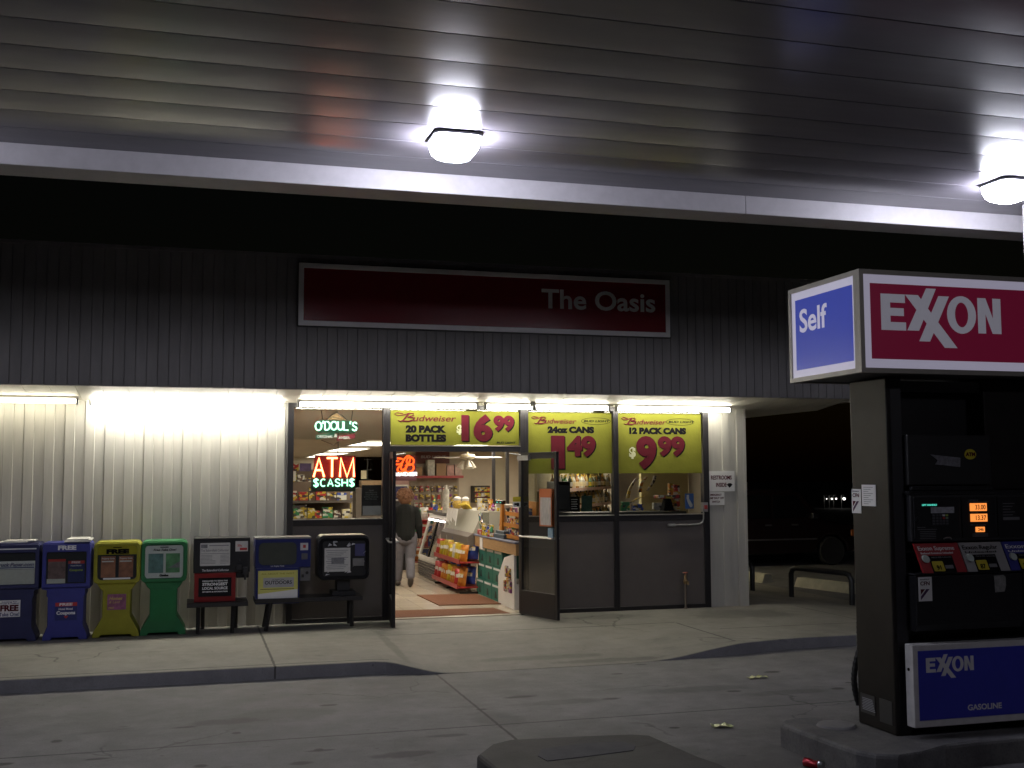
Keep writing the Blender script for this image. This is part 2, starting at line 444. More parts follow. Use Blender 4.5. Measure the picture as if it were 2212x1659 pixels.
# windows: frame > pane
def window(name, bars, panes):
    m = MB()
    for b in bars: m.box(*b)
    fr = m.build(name, bronze, shop, bev=.003, seg=1)
    for (x0, x1, z0, z1) in panes:
        g = MB(); g.box(x0, x1, 15.497, 15.503, z0, z1); g.build("pane", pane_m, fr)
    return fr
YA, YB = 15.44, 15.56
def wbars(x0, x1, lw, rw, z0=W, zs=1.50, zt=3.06):
    return [(x0, x0+lw, YA, YB, z0, 3.12), (x1-rw, x1, YA, YB, z0, 3.12), (x0+lw, x1-rw, YA+.003, YB, z0, z0+.06),
            (x0+lw, x1-rw, YA+.003, YB, zs-.06, zs+.02), (x0+lw, x1-rw, YA+.003, YB, zt, 3.12)]
alum = mat("raw_aluminium_strip", (.5, .46, .4), .35, .8)
for (x0, x1, lw, rw) in ((1.24, 2.59, .08, .04), (4.63, 6.02, .04, .035), (6.02, 7.53, .045, .09)):
    fr = window("window", wbars(x0, x1, lw, rw), [(x0+lw, x1-rw, 1.52, 3.06)])
    g = MB(); g.box(x0+lw, x1-rw, YA-.004, YA+.05, 1.52, 1.532); g.build("sill", alum, fr)
    g = MB(); g.box(x0+lw, x1-rw, 15.47, 15.5, W+.06, 1.44); g.build("spandrel_panel", spandrel, shop)
df = MB()
df.box(2.59, 2.65, YA, YB, W, 3.12); df.box(4.55, 4.63, YA, YB, W, 3.12); df.box(2.65, 4.55, YA+.003, YB, 2.455, 2.53)
df.box(2.65, 4.55, YA+.003, YB, 3.06, 3.12)
df = df.build("door_frame", bronze, shop, bev=.003, seg=1)
g = MB(); g.box(2.65, 4.55, 15.497, 15.503, 2.53, 3.06); g.build("pane", pane_m, df)
g = MB(); g.box(2.65, 4.55, YA-.004, YA+.05, 2.53, 2.54); g.build("sill", alum, df)
g = MB(); g.box(2.65, 4.55, 15.44, 15.56, W, W+.012); g.build("threshold", alum, df)

# the two glazed door leaves, both swung open outwards
def door_leaf(hx, ang, sgn, closer):
    h = pivot("door", shop, (hx, 15.44, W), rad(ang))
    Wd = .93
    s = sgn
    def X(a, b): return (min(s*a, s*b), max(s*a, s*b))
    m = MB()
    for (a, b, z0, z1) in ((0, .055, .02, 2.31), (Wd-.06, Wd, .02, 2.31), (.055, Wd-.06, .02, .36), (.055, Wd-.06, 2.22, 2.31)):
        x0, x1 = X(a, b); m.box(x0, x1, -.022, .022, z0, z1)
    m.build("door_frame", bronze, h, loc=(0, 0, 0), bev=.003, seg=1)
    g = MB(); x0, x1 = X(.055, Wd-.06); g.box(x0, x1, -.003, .003, .36, 2.22); g.build("pane", pane_m, h, loc=(0, 0, 0))
    b = MB()
    for sy in (-1, 1):
        yy = sy*.06
        b.tube([(s*.05, sy*.02, 1.12), (s*.06, yy, 1.12), (s*(Wd-.06), yy, 1.12), (s*(Wd-.05), sy*.02, 1.12)], .012, 8)
    b.build("push_bar", steel, h, loc=(0, 0, 0), smooth=True)
    if closer:
        c = MB(); x0, x1 = X(.02, .3); c.box(x0, x1, .022, .07, 2.2, 2.27); c.tube([(s*.1, .06, 2.28), (s*.02, .2, 2.3)], .01, 6)
        c.build("door_closer", galv, h, loc=(0, 0, 0))
    return h
door_left = door_leaf(2.66, -97, 1, True)
door_right = door_leaf(4.545, 107, -1, True)

# inside shell
tile = bpy.data.materials.new("vinyl_tiles"); tile.use_nodes = True
g_ = G(tile); p_ = g_.n["Principled BSDF"]; geo = g_.n.new("ShaderNodeNewGeometry")
bt = g_.n.new("ShaderNodeTexBrick"); bt.offset = 0; bt.inputs["Scale"].default_value = 1.64; bt.inputs["Mortar Size"].default_value = .006
bt.inputs["Brick Width"].default_value = .5; bt.inputs["Row Height"].default_value = .5
bt.inputs[1].default_value = (.50, .43, .33, 1); bt.inputs[2].default_value = (.42, .36, .28, 1); bt.inputs[3].default_value = (.28, .24, .19, 1)
g_.l.new(geo.outputs[0], bt.inputs[0])
nn = g_.noise(geo.outputs[0], 6, 6, .7)
g_.l.new(g_.mix(g_.math('MULTIPLY', g_.ramp(nn, .5, .75), .35), bt.outputs[0], (.3, .25, .19)), p_.inputs["Base Color"]); p_.inputs["Roughness"].default_value = .22
m = MB(); m.quad((-7, 15.56, W+.002), (8.06, 15.56, W+.002), (8.06, 32, W+.002), (-7, 32, W+.002)); m.build("store_floor", tile, shop)
ceil_m = mat("stained_ceiling_tiles", (.50, .42, .34), .9, var=.1, scale=2, bump=.2)
m = MB(); m.add([(-7, 15.63, 3.12), (8.06, 15.63, 3.12), (8.06, 16.45, 2.65), (-7, 16.45, 2.65), (8.06, 32, 2.65), (-7, 32, 2.65)], [(0, 1, 2, 3), (3, 2, 4, 5)])
m.build("store_ceiling", ceil_m, shop)
beige = mat("beige_inside_wall", (.48, .42, .34), .8, var=.06, scale=2)
dark_aisle = mat("dim_red_brown_wall", (.13, .07, .06), .8, var=.2)
for q in ([(-7, 31.9, W), (4.4, 31.9, W), (4.4, 31.9, 2.66), (-7, 31.9, 2.66)], [(-6.99, 15.63, W), (-6.99, 32, W), (-6.99, 32, 3.2), (-6.99, 15.63, 3.2)],
          [(8.05, 15.63, W), (8.05, 32, W), (8.05, 32, 3.2), (8.05, 15.63, 3.2)]):
    m = MB(); m.quad(*q); m.build("interior_wall", beige, shop)
m = MB(); m.box(4.1, 8.04, 24.6, 24.7, W, 2.66); m.build("interior_wall", mat("beige_counter_wall", (.52, .46, .36), .8, var=.05), shop)

# eave lamps (fluorescent strips under the eave)
tube_m = glow("fluorescent_tube", (1, .95, .80), LAMP_TUBE)
tube_old = glow("ageing_fluorescent_tube", (1, .93, .72), LAMP_TUBE*.45)
tube_hot = glow("twin_fluorescent_tube", (1, .96, .84), LAMP_TUBE*1.25)
lab = ["dim bare tube strip under the eave at the left edge", "brightest strip lamp under the eave, burning out the pale siding", "strip lamp above the neon signs window and doorway",
       "strip lamp above the middle price poster", "strip lamp under the eave nearest the restrooms sign"]
for i, (x0, x1, tm, dy) in enumerate(((-3.85, -1.42, tube_old, 0), (-1.30, 1.18, tube_hot, .10), (1.34, 3.86, tube_m, 0), (3.95, 5.84, tube_m, 0), (5.93, 7.80, tube_m, 0))):
    L = thing("eave_lamp", lab[i], "strip lamp", ((x0+x1)/2, 15.2, 3.2), "fluorescent strip lamps under the eave")
    m = MB(); m.box(x0, x1, 15.185+dy, 15.235+dy, 3.122-dy*.12, 3.158-dy*.12); m.build("housing", white, L, bev=.004)
    for e in (x0, x1):
        s_ = 1 if e == x0 else -1
        m = MB(); m.box(min(e, e+s_*.035), max(e, e+s_*.035), 15.175+dy, 15.245+dy, 3.045, 3.1215-dy*.12); m.build("end_cap", galv, L, bev=.006)
    for k in ((0,) if i != 1 else (-.04, .04)):
        m = MB(); m.cyl((x0+.037, 15.21+dy+k, 3.085), (x1-.037, 15.21+dy+k, 3.085), .027, n=12); m.build("tube", tm, L, smooth=True)
m = MB(); m.box(4.60, 4.68, 15.1, 15.16, 3.08, 3.16); m.cyl((4.64, 15.1, 3.1), (4.64, 15.03, 3.06), .03)
tag(m.build("eave_camera", galv, bev=.005), "small grey bracket hanging under the eave above the right doorpost", "bracket")

# ================================================================ CANOPY
canopy = thing("forecourt_canopy", "large flat forecourt canopy with glossy ribbed white underside and deep edge beam", "canopy", (2, 2, 4.56))
sof = mat("glossy_canopy_panels", (.150, .141, .160), .21, var=.16, scale=1.1, spec=.34, stretch=(.25, 2, 1))
prof = []; y = 8.66; pitch = .405
pr = []
yy = 8.655
while yy > -7:
    a, b = yy, yy-pitch
    for t in range(9):
        u = t/8; pr.append((a+(b-a)*u*.97, 4.56-.0022*(1-(2*u-1)**2)))
    pr.append((b+.0115, 4.572)); pr.append((b+.001, 4.572)); yy = b
m = MB(); n = len(pr)
m.add([(-14, y_, z_) for y_, z_ in pr]+[(16, y_, z_) for y_, z_ in pr], [(i, i+1, n+i+1, n+i) for i in range(n-1)])
so = m.build("canopy_soffit", sof, canopy, smooth=True)
lip_m = mat("white_edge_beam", (.47, .45, .47), .5, var=.08, scale=9, spec=.4)
m = MB()
x = -14.0
for b in (-8.1, -2.0, 4.62, 10.6, 16.0):
    m.box(x+.002, b-.002, 8.66, 8.995, 4.40, 5.35); x = b
m.build("edge_beam", lip_m, canopy, bev=.004, seg=1)
m = MB(); m.box(-14, 16, -7.2, 8.6, 5.2, 5.3); m.build("canopy_roof", mat("canopy_deck", (.3, .3, .3), .7), canopy)
m = MB(); m.box(-14, 16, -7.3, -7.0, 4.4, 5.35); m.build("edge_beam", lip_m, canopy)
for cx in (7.215,):
    m = MB(); m.box(cx, cx+.3, 8.0, 8.3, .18, 4.56); m.build("column", mat("white_column", (.6, .59, .6), .45, var=.06), canopy, bev=.01)
lens = glow("halide_lens", (.86, .87, 1.0), LAMP_CANOPY)
lens_s = glow("halide_refractor_rim", (.84, .85, 1.0), LAMP_CANOPY*1.9)
lens3 = glow("boosted_rear_halide_lens", (.9, .88, 1.0), LAMP_REAR*8)  # one rear lens set brighter than its row to light the pump front
lens2 = glow("dimmed_rear_halide_lens", (.88, .88, 1.0), LAMP_REAR)
labs = {(1.77, 7.66): "glaring white lamp on the canopy underside above the shop doorway", (6.53, 7.66): "glaring white canopy lamp at the right edge beside the column"}
for lx in (-7.75, -2.99, 1.77, 6.53, 11.3):
    for ly in (7.66, 1.2):
        if ly < 2 and lx in (-7.75, 11.3): continue
        L = thing("canopy_lamp", labs.get((lx, ly), "square canopy lamp mounted outside the picture"), "canopy lamp", (lx, ly, 4.55), "lamps on the canopy underside")
        m = MB(); m.prism(rr(lx-.178, lx+.178, ly-.178, ly+.178, .06), 'z', 4.532, 4.552); m.build("housing", mat("lamp_housing", (.08, .08, .09), .4), L, bev=.006)
        m = MB()
        R_ = [[(p[0], p[1], z_) for p in rr(lx-r_, lx+r_, ly-r_, ly+r_, .06)] for r_, z_ in ((.163, 4.532), (.160, 4.485), (.148, 4.445), (.125, 4.415), (.09, 4.396), (.065, 4.39))]
        n = len(R_[0]); m.add([p for q in R_ for p in q], [(k*n+i, k*n+(i+1) % n, (k+1)*n+(i+1) % n, (k+1)*n+i) for k in range(5) for i in range(n)]+[tuple(range(5*n, 6*n))])
        m.mi = [1]*(2*n)+[0]*(3*n+1)
        m.build("lens", [lens, lens_s] if ly > 2 else [lens2 if lx < 5 else lens3]*2, L)
# ================================================================ SIGN ON THE FASCIA
sign_red = mat("sign_red_acrylic", (.20, .008, .018), .22, var=.06, coat=.3)
sign_white = mat("sign_white_border", (.74, .72, .72), .35, var=.05)
s_ = thing("shop_sign", "long red sign reading The Oasis with a white border on the grey fascia", "sign", (3.83, 14.3, 4.04))
m = MB(); m.box(1.25, 6.42, 14.305, 14.365, 4.03, 4.86); m.build("sign_box", black, s_)
m = MB(); m.ring([(1.26, 4.04), (6.41, 4.04), (6.41, 4.85), (1.26, 4.85)], [(1.325, 4.105), (6.345, 4.105), (6.345, 4.785), (1.325, 4.785)], 'y', 14.285, 14.31); m.build("border", sign_white, s_, bev=.004)
m = MB(); m.box(1.325, 6.345, 14.297, 14.304, 4.105, 4.785); m.build("panel", sign_red, s_)
m = MB(); m.text("The Oasis", 4.52, 4.385, .265, 14.2955, w=1.67, bold=.022); m.build("lettering", mat("sign_grey_letters", (.72, .72, .72), .4), s_)

# ================================================================ PRICE POSTERS
pos_m = mat("yellow_green_poster", (.155, .158, .02), .8, var=.12, scale=2, spec=.15, bump=.35)
pale = mat("pale_ink", (.55, .56, .35), .5)
PY = 15.485
def u4(u, v): return 2.655+(u-105)/1550*1.89, 3.035-(v-85)/415*.48
def beer_script(m, x, z, w, h):
    """slanted brush lettering with a looped first letter"""
    m.text("udweiser", x+w*.28, z, h*.86, PY-.006, w=w*.70, bold=.012, shear=.32)
    P = lambda a, b: (x+w*a, PY-.006, z+h*b)
    m.tube([P(.04, .1), P(.08, -.05), P(.12, .1), P(.17, .6), P(.22, 1.12)], [.006, .01, .01, .013, .012], 5)
    m.tube([P(.12, 1.05), P(.03, 1.2), P(-.02, 1.0), P(.03, .78), P(.12, .85), P(.22, 1.12), P(.29, 1.1), P(.30, .85), P(.2, .58)], .008, 5)
    m.tube([P(.2, .58), P(.29, .5), P(.29, .2), P(.22, -.02), P(.13, .02), P(.11, .12)], .011, 5)
def price(mr, mk, txt, x, z, h, w, bold=.055):
    mk.text(txt, x+.014, z-.014, h, PY-.004, w=w, bold=bold)
    mr.text(txt, x, z, h, PY-.007, w=w, bold=bold)
def finish(p, mr, mk, mw=None):
    mk.build("lettering", ink, p)
    mr.build("price_lettering", red_ink, p)
    if mw: mw.build("currency_mark", pale, p)
def poster(label, x0, x1, z0, z1):
    p = thing("price_poster", label, "poster", ((x0+x1)/2, PY, z0), "yellow beer price posters in the shop front")
    m = MB(); m.box(x0, x1, PY, PY+.006, z0, z1); m.build("sheet", pos_m, p)
    return p, MB(), MB(), MB()
p, mr, mk, mw = poster("wide yellow poster over the doorway priced 16 99 for twenty bottles", 2.66, 4.54, 2.55, 3.035)
x, z = u4(150, 215); beer_script(mr, x+.02, z, u4(885, 0)[0]-x-.02, .10)
for t, v in (("20 PACK", 355), ("BOTTLES", 465)):
    x, z = u4(285, v); mk.text(t, x, z, .104, PY-.004, w=.585, bold=.075)
x, z = u4(890, 360); mw.text("$", x, z, .12, PY-.004, bold=.05)
x, z = u4(945, 455); price(mr, mk, "16", x, z, .375, .46)
x, z = u4(1335, 328); price(mr, mk, "99", x, z, .225, .31)
x, z = u4(1375, 482); mk.text("BUD LIGHT", x, z, .026, PY-.004, w=.28, bold=.03, shear=.3)
finish(p, mr, mk, mw)
def u6(u, v, x0, x1, ul, ur): return x0+(u-ul)/(ur-ul)*(x1-x0), 3.02-(v-165)/570*.88
for (lab_, x0, x1, ul, ur, title, tu0, tu1, tv, bu, lu) in (
    ("yellow poster for 24 ounce cans at 1 49, partly behind the right door", 4.68, 5.975, 130, 900, "24oz CANS", 305, 735, 352, 150, 640),
    ("yellow poster for twelve pack cans at 9 99, in the right window", 6.07, 7.43, 960, 1735, "12 PACK CANS", 1065, 1592, 356, 985, 1430)):
    p, mr, mk, mw = poster(lab_, x0, x1, 2.14, 3.03)
    U = lambda u, v: u6(u, v, x0, x1, ul, ur)
    x, z = U(bu, 262); beer_script(mr, x+.03, z, U(bu+420, 0)[0]-x-.03, .085)
    x, z = U(lu, 245); mk.text("BUD LIGHT", x, z, .032, PY-.004, w=U(lu+235, 0)[0]-x, bold=.03, shear=.3)
    cx, cz = x+.19, z+.016
    mk.tube([(cx+.23*math.cos(rad(a)), PY-.003, cz+.05*math.sin(rad(a))) for a in range(0, 360, 15)], .003, 4, closed=True)
    x, z = U(tu0, tv); mk.text(title, x, z, .098, PY-.004, w=U(tu1, 0)[0]-x, bold=.075)
    if ul == 130:
        x, z = U(305, 690); price(mr, mk, "1", x+.05, z, .485, .21)
        x, z = U(480, 572); price(mr, mk, "49", x, z, .30, .45)
    else:
        x, z = U(1062, 580); mw.text("$", x, z, .15, PY-.004, bold=.05)
        x, z = U(1125, 688); price(mr, mk, "9", x, z, .48, .33)
        x, z = U(1325, 568); price(mr, mk, "99", x, z, .295, .44)
    finish(p, mr, mk, mw)

# wall signs by the corner
p = thing("restroom_sign", "white sign reading RESTROOMS INSIDE with a pointing hand on the corner siding", "sign", (7.72, 15.47, 1.87))
m = MB(); m.box(7.50, 7.965, 15.462, 15.48, 1.86, 2.17); m.build("board", white, p, bev=.003)
m = MB(); m.text("RESTROOMS", 7.57, 2.04, .062, 15.460, w=.345, bold=.03); m.text("INSIDE", 7.65, 1.93, .062, 15.460, w=.175, bold=.03); m.build("lettering", red_ink, p)
m = MB(); m.prism([(7.835, 1.96), (7.86, 1.985), (7.90, 1.985), (7.925, 1.965), (7.90, 1.935), (7.87, 1.915), (7.855, 1.94)], 'y', 15.458, 15.462); m.box(7.825, 7.86, 15.457, 15.461, 1.955, 1.967)
m.build("pointing_hand", ink, p)
p = thing("pump_switch_sign", "small white sign reading EMERGENCY PUMP SHUT OFF SWITCH below the restroom sign", "sign", (7.65, 15.47, 1.66))
m = MB(); m.box(7.505, 7.79, 15.464, 15.48, 1.655, 1.85); m.build("board", white, p, bev=.003)
m = MB()
for t, z in (("EMERGENCY", 1.795), ("PUMP SHUT OFF", 1.745), ("SWITCH", 1.69)): m.text(t, 7.647, z, .031, 15.462, w=min(.26, .031*len(t)*.68), bold=.03, al='C')
m.build("lettering", red_ink, p)

# electrical box with conduit, hose tap
p = thing("switch_box", "small grey electrical box with a bent conduit running onto the taupe panel", "electrical box", (7.43, 15.44, 1.57))
m = MB(); m.box(7.375, 7.465, 15.36, 15.438, 1.56, 1.70); m.build("box", galv, p, bev=.006)
m = MB(); m.box(7.40, 7.45, 15.354, 15.36, 1.60, 1.66); m.build("cover", mat("red_enamel", (.35, .04, .04), .4), p)
m = MB(); m.tube([(7.415, 15.42, 1.56), (7.415, 15.42, 1.46), (7.40, 15.42, 1.41), (7.36, 15.42, 1.38), (7.28, 15.425, 1.37), (6.95, 15.44, 1.365)], .012, 8); m.build("conduit", galv, p, smooth=True)
m = MB(); m.box(6.84, 6.96, 15.42, 15.468, 1.345, 1.385); m.build("fitting", galv, p, bev=.008)
p = thing("hose_tap", "rusty standpipe tap rising from the walk before the right panel", "tap", (7.09, 15.40, W))
m = MB(); m.cyl((7.09, 15.4, W), (7.09, 15.4, .5), .016, n=10); m.lathe([(.03, 0), (.03, .012)], (7.09, 15.4, W)); m.build("pipe", mat("old_pipe", (.2, .16, .13), .6, .5), p, smooth=True)
m = MB(); m.lathe([(.02, .36), (.03, .38), (.03, .42), (.02, .44), (.018, .5)], (7.09, 15.4, W), 10); m.cyl((7.09, 15.4, .54), (7.09, 15.31, .53), .018); m.cyl((7.09, 15.31, .54), (7.09, 15.30, .49), .016); m.build("spout", mat("tarnished_brass", (.3, .2, .1), .45, .8), p, smooth=True)
m = MB(); m.tube([(7.09+.035*math.cos(a*.785), 15.4+.02*math.sin(a*.785), .66) for a in range(8)], .009, 6, closed=True); m.cyl((7.09, 15.4, .62), (7.09, 15.4, .66), .008); m.box(7.055, 7.125, 15.395, 15.405, .655, .665); m.build("handle", mat("faded_red_handle", (.35, .1, .07), .5), p, smooth=True)

# ================================================================ NEWSPAPER AND LEAFLET BOXES
def leaf_box(name, label, cx, yf, col, style, w=.56):
    """moulded plastic pedestal rack; local coordinates, front at y=0"""
    root = thing(name, label, "newspaper box", (cx, yf, W), "leaflet and newspaper boxes along the siding")
    body = mat("moulded_plastic_"+label.split()[0], tuple(.66*c+.014 for c in col), .5, var=.16, scale=5, spec=.4, bump=.15)
    h = w/2
    m = MB()
    if style == 'round':
        cw = .165
        sil = [(-h+.0, .74), (-cw-.03, .60), (-cw, .575), (-cw, .25), (-h+.015, .075), (-h+.0, .0), (-h+.09, .0), (-h+.105, .03), (h-.105, .03), (h-.09, .0), (h, .0), (h-.015, .075), (cw, .25), (cw, .575), (cw+.03, .60), (h, .74)]
        top = [(h, 1.12)]+[(h-.06+.06*math.cos(rad(a)), 1.12+.06*math.sin(rad(a))) for a in (20, 45, 70, 90)]+[(-h+.06+.06*math.cos(rad(a)), 1.12+.06*math.sin(rad(a))) for a in (90, 110, 135, 160)]+[(-h, 1.12)]
        m.prism(sil+top, 'y', .02, .44)
        zo0, zo1, rI = .665, 1.165, .05
    else:
        cw = .215
        sil = [(-h, .62), (-cw-.005, .61), (-cw-.005, .53), (-cw+.01, .525), (-cw+.01, .17), (-h+.03, .06), (-h+.02, .0), (-h+.12, .0), (-h+.13, .03), (h-.13, .03), (h-.12, .0), (h-.02, .0), (h-.03, .06), (cw-.01, .17), (cw-.01, .525), (cw+.005, .53), (cw+.005, .61), (h, .62)]
        m.prism(sil+[(h, 1.17), (h-.02, 1.185), (-h+.02, 1.185), (-h, 1.17)], 'y', .02, .44)
        zo0, zo1, rI = .64, 1.17, .02
    m.build("cabinet", body, root, loc=(0, 0, 0), bev=.012)
    m = MB()
    band = .10 if style != 'round' else .035
    m.ring(rr(-h+.004, h-.004, zo0, zo1, .055 if style == 'round' else .025), rr(-h+.05, h-.05, zo0+.045, zo1-band, rI), 'y', -.012, .03)
    m.build("door_frame", body, root, loc=(0, 0, 0), bev=.007)
    m = MB(); m.box(-h+.05, h-.05, .014, .019, zo0+.045, zo1-band); m.build("inside_panel", mat("dark_box_inside", (.025, .025, .03), .6) if style != 'green' else white, root, loc=(0, 0, 0))
    m = MB(); m.box(-h+.048, h-.048, -.004, -.001, zo0+.043, zo1-band+.002); m.build("pane", pane_m, root, loc=(0, 0, 0))
    return root, h, zo0, zo1
def add(root, name, m, mt, bev=0): return m.build(name, mt, root, loc=(0, 0, 0), bev=bev)
blue_ink = mat("navy_ink", (.02, .03, .16), .5); rink = mat("signal_red_ink", (.5, .04, .04), .5)
wallp = mat("photo_print", (.16, .10, .10), .5, var=.8, scale=14)
wallg = mat("landscape_print", (.12, .22, .22), .5, var=.8, scale=12)
orange_p = mat("sunset_print", (.30, .12, .07), .5, var=.8, scale=9)
purple_p = mat("purple_print", (.24, .08, .16), .5, var=.7, scale=10)

r, h, z0, z1 = leaf_box("leaflet_box", "navy leaflet box with a white FREE Take One sticker, cut by the left edge", -2.06, 14.80, (.022, .028, .13), 'square')
m = MB(); m.box(-.23, .23, .004, .012, .69, .87); add(r, "leaflet", m, paper)
m = MB(); m.box(-.23, .23, -.001, .003, .875, .97); add(r, "header_card", m, white_ink)
m = MB(); m.text("Truck Paper.com", -.22, .905, .048, -.004, w=.43, bold=.03, shear=.25); m.box(-.22, .22, -.0035, -.001, .885, .897); add(r, "lettering", m, blue_ink)
m = MB(); m.box(-.24, .24, -.016, -.012, 1.11, 1.125); add(r, "scuffed_strip", m, white_ink)
m = MB(); m.box(-.165, .075, .008, .0185, .30, .50); add(r, "sticker", m, white_ink)
m = MB(); m.text("FREE", -.148, .37, .075, .005, w=.205, bold=.05); add(r, "lettering", m, red_ink)
m = MB(); m.text("Looking For", -.13, .475, .014, .005, w=.17, bold=.02); m.text("Trucks & Trailers?", -.15, .455, .014, .005, w=.21, bold=.02); m.text("Take One!", -.158, .31, .045, .005, w=.225, bold=.02); add(r, "lettering", m, blue_ink)
m = MB(); m.box(-.2, .12, .06, .36, 1.187, 1.2); m.box(-.15, .2, .1, .4, 1.201, 1.212); tag(m.build("paper_stack", paper, None), "loose papers lying on top of the navy leaflet box", "newspaper").location = (-2.06, 14.80, W)

r, h, z0, z1 = leaf_box("leaflet_box", "bright blue leaflet box with red and navy FREE coupons sticker", -1.47, 14.77, (.045, .055, .36), 'square')
m = MB(); m.text("FREE", -.1, 1.095, .055, -.0145, w=.21, bold=.05); add(r, "lettering", m, white_ink)
m = MB(); m.box(-.21, -.01, .0, .012, .72, .98); add(r, "coupon_book", m, wallp)
m = MB(); m.box(-.21, -.01, -.0005, -.0001, .955, .985); m.box(.02, .21, .0, .005, .925, .96); add(r, "red_band", m, rink)
m = MB(); m.box(.02, .21, .0, .012, .70, .924); add(r, "coupon_book", m, blue_ink)
m = MB(); m.text("FREE", .06, .93, .024, -.0006, bold=.03, w=.10); m.text("Hotel Motel", .05, .893, .018, -.0006, w=.12, bold=.02); add(r, "lettering", m, white_ink)
m = MB(); m.text("Coupons", .035, .835, .028, -.0006, w=.155, bold=.04); add(r, "lettering", m, mat("lime_ink", (.4, .5, .05), .5))
m = MB(); m.box(-.22, -.01, -.0002, .012, .69, .745); add(r, "leaflet", m, paper)
m = MB(); m.box(-.115, .135, .012, .019, .24, .455); add(r, "sticker", m, blue_ink)
m = MB(); m.box(-.115, .135, .009, .0115, .41, .455); add(r, "red_band", m, rink)
m = MB(); m.text("FREE", -.07, .417, .032, .007, w=.15, bold=.04, shear=.15); m.text("Hotel Motel", -.075, .365, .026, .009, w=.16, bold=.02); m.text("Coupons", -.1, .31, .042, .009, w=.215, bold=.04); add(r, "lettering", m, white_ink)
m = MB(); m.prism([(.01, .262), (-.015, .285), (-.005, .297), (.01, .288), (.025, .297), (.035, .285)], 'y', .008, .0115); add(r, "heart_mark", m, rink)
m = MB()
for k, (a, b, c) in enumerate(((-.03, .27, .0), (.0, .28, .012), (-.01, .25, .024))): m.add([(a, -.06+.02*k, 1.19+c), (b, -.05, 1.192+c), (b+.01, .22, 1.205+c), (a+.03, .3, 1.2+c), (a, -.06+.02*k, 1.203+c), (b, -.05, 1.204+c), (b+.01, .22, 1.218+c), (a+.03, .3, 1.213+c)], [(3, 2, 1, 0), (4, 5, 6, 7), (0, 1, 5, 4), (1, 2, 6, 5), (2, 3, 7, 6), (3, 0, 4, 7)])
o = m.build("newspaper", paper); tag(o, "folded newspapers left on top of the bright blue leaflet box", "newspaper"); o.location = (-1.47, 14.77, W)

r, h, z0, z1 = leaf_box("leaflet_box", "yellow leaflet box with black FREE lettering and a purple sticker", -.885, 14.83, (.42, .40, .01), 'round')
for a in (-.19, .02):
    m = MB(); m.box(a, a+.17, .0, .012, .74, 1.0); add(r, "magazine", m, orange_p)
    m = MB(); m.text("Property Guide", a+.01, .965, .018, -.001, w=.15, bold=.02); m.box(a+.01, a+.15, -.0008, -.0001, .93, .945); add(r, "lettering", m, white_ink)
m = MB(); m.text("FREE", -.13, 1.03, .06, -.006, w=.27, bold=.07); m.box(-.05, .05, -.008, -.004, 1.105, 1.115); add(r, "lettering", m, ink)
m = MB(); m.box(-.23, .23, .003, .013, 1.02, 1.13); add(r, "header_card", m, mat("yellow_card", (.5, .42, .01), .5))
m = MB(); m.box(-.16, .16, -.006, -.0045, .715, .735); add(r, "footer_strip", m, white_ink)
m = MB(); m.box(-.105, .115, .010, .0185, .34, .53); add(r, "sticker", m, purple_p)
m = MB(); m.text("Homes", -.085, .46, .04, .0075, w=.15, bold=.03, shear=.3); m.text("& Land", -.085, .42, .03, .0075, w=.12, shear=.3); m.text("FREE", -.09, .352, .022, .0075, bold=.02, shear=.2); add(r, "lettering", m, mat("gold_ink", (.55, .4, .12), .5))

r, h, z0, z1 = leaf_box("leaflet_box", "green leaflet box with a white Free Take One door card", -.325, 14.84, (.012, .22, .06), 'round')
m = MB(); m.prism(rr(-.23, .23, .715, 1.12, .03), 'y', .006, .0135); add(r, "door_card", m, white_ink)
for (a, b, c, d, mm) in ((-.19, -.01, .78, 1.02, wallg), (.02, .19, .78, 1.02, mat("green_print", (.12, .3, .14), .5, var=.7, scale=9))):
    m = MB(); m.box(a, b, .0, .005, c, d); add(r, "leaflet", m, mm)
m = MB(); m.prism([(.05, .84), (.19, .84), (.19, .92)], 'y', -.003, -.0005); add(r, "picture", m, grey_ink)
m = MB(); m.text("Free Take One!", -.13, 1.055, .026, -.002, w=.27, bold=.02, shear=.25); m.box(-.05, .05, -.002, .002, 1.095, 1.105); m.text("Onthe", -.055, .735, .026, -.002, w=.11, bold=.06); add(r, "lettering", m, ink)
m = MB(); m.box(-.135, .135, .012, .0185, .20, .55); m.ring([(-.15, .18), (.15, .18), (.15, .57), (-.15, .57)], [(-.135, .2), (.135, .2), (.135, .55), (-.135, .55)], 'y', .01, .02); add(r, "front_panel", m, mat("moulded_plastic_green_panel", (.01, .16, .045), .45))

# coin boxes
def coin_bits(r, x0, x1, z0, z1, y):
    pass
r = thing("newspaper_box", "black coin newspaper box with a red lower front on a short bench", "newspaper box", (.38, 14.8, .53), "coin newspaper boxes")
m = MB(); m.box(.03, .73, 14.8, 15.22, .895, 1.335); m.box(.56, .72, 14.83, 15.2, .82, .893); m.build("cabinet", black, r, bev=.008)
m = MB(); m.box(.045, .555, 14.81, 15.2, .53, .893); m.build("lower_cabinet", mat("red_enamel_box", (.22, .012, .012), .35, var=.06), r, bev=.006)
m = MB(); m.box(.10, .50, 14.803, 14.812, .60, .83); m.build("slogan_panel", ink, r)
m.v = [Vector((a.x, a.y, a.z)) for a in m.v]
m = MB(); m.box(.098, .502, 14.800, 14.807, .598, .832); m.build("slogan_panel", blackg, r)
m = MB()
for t, z, hh, ww in (("DEDICATED TO BEING THE", .785, .016, .31), ("STRONGEST", .735, .036, .31), ("LOCAL SOURCE", .685, .034, .31), ("OF NEWS & INFORMATION", .65, .016, .31)): m.text(t, .145, z, hh, 14.798, w=ww, bold=.04)
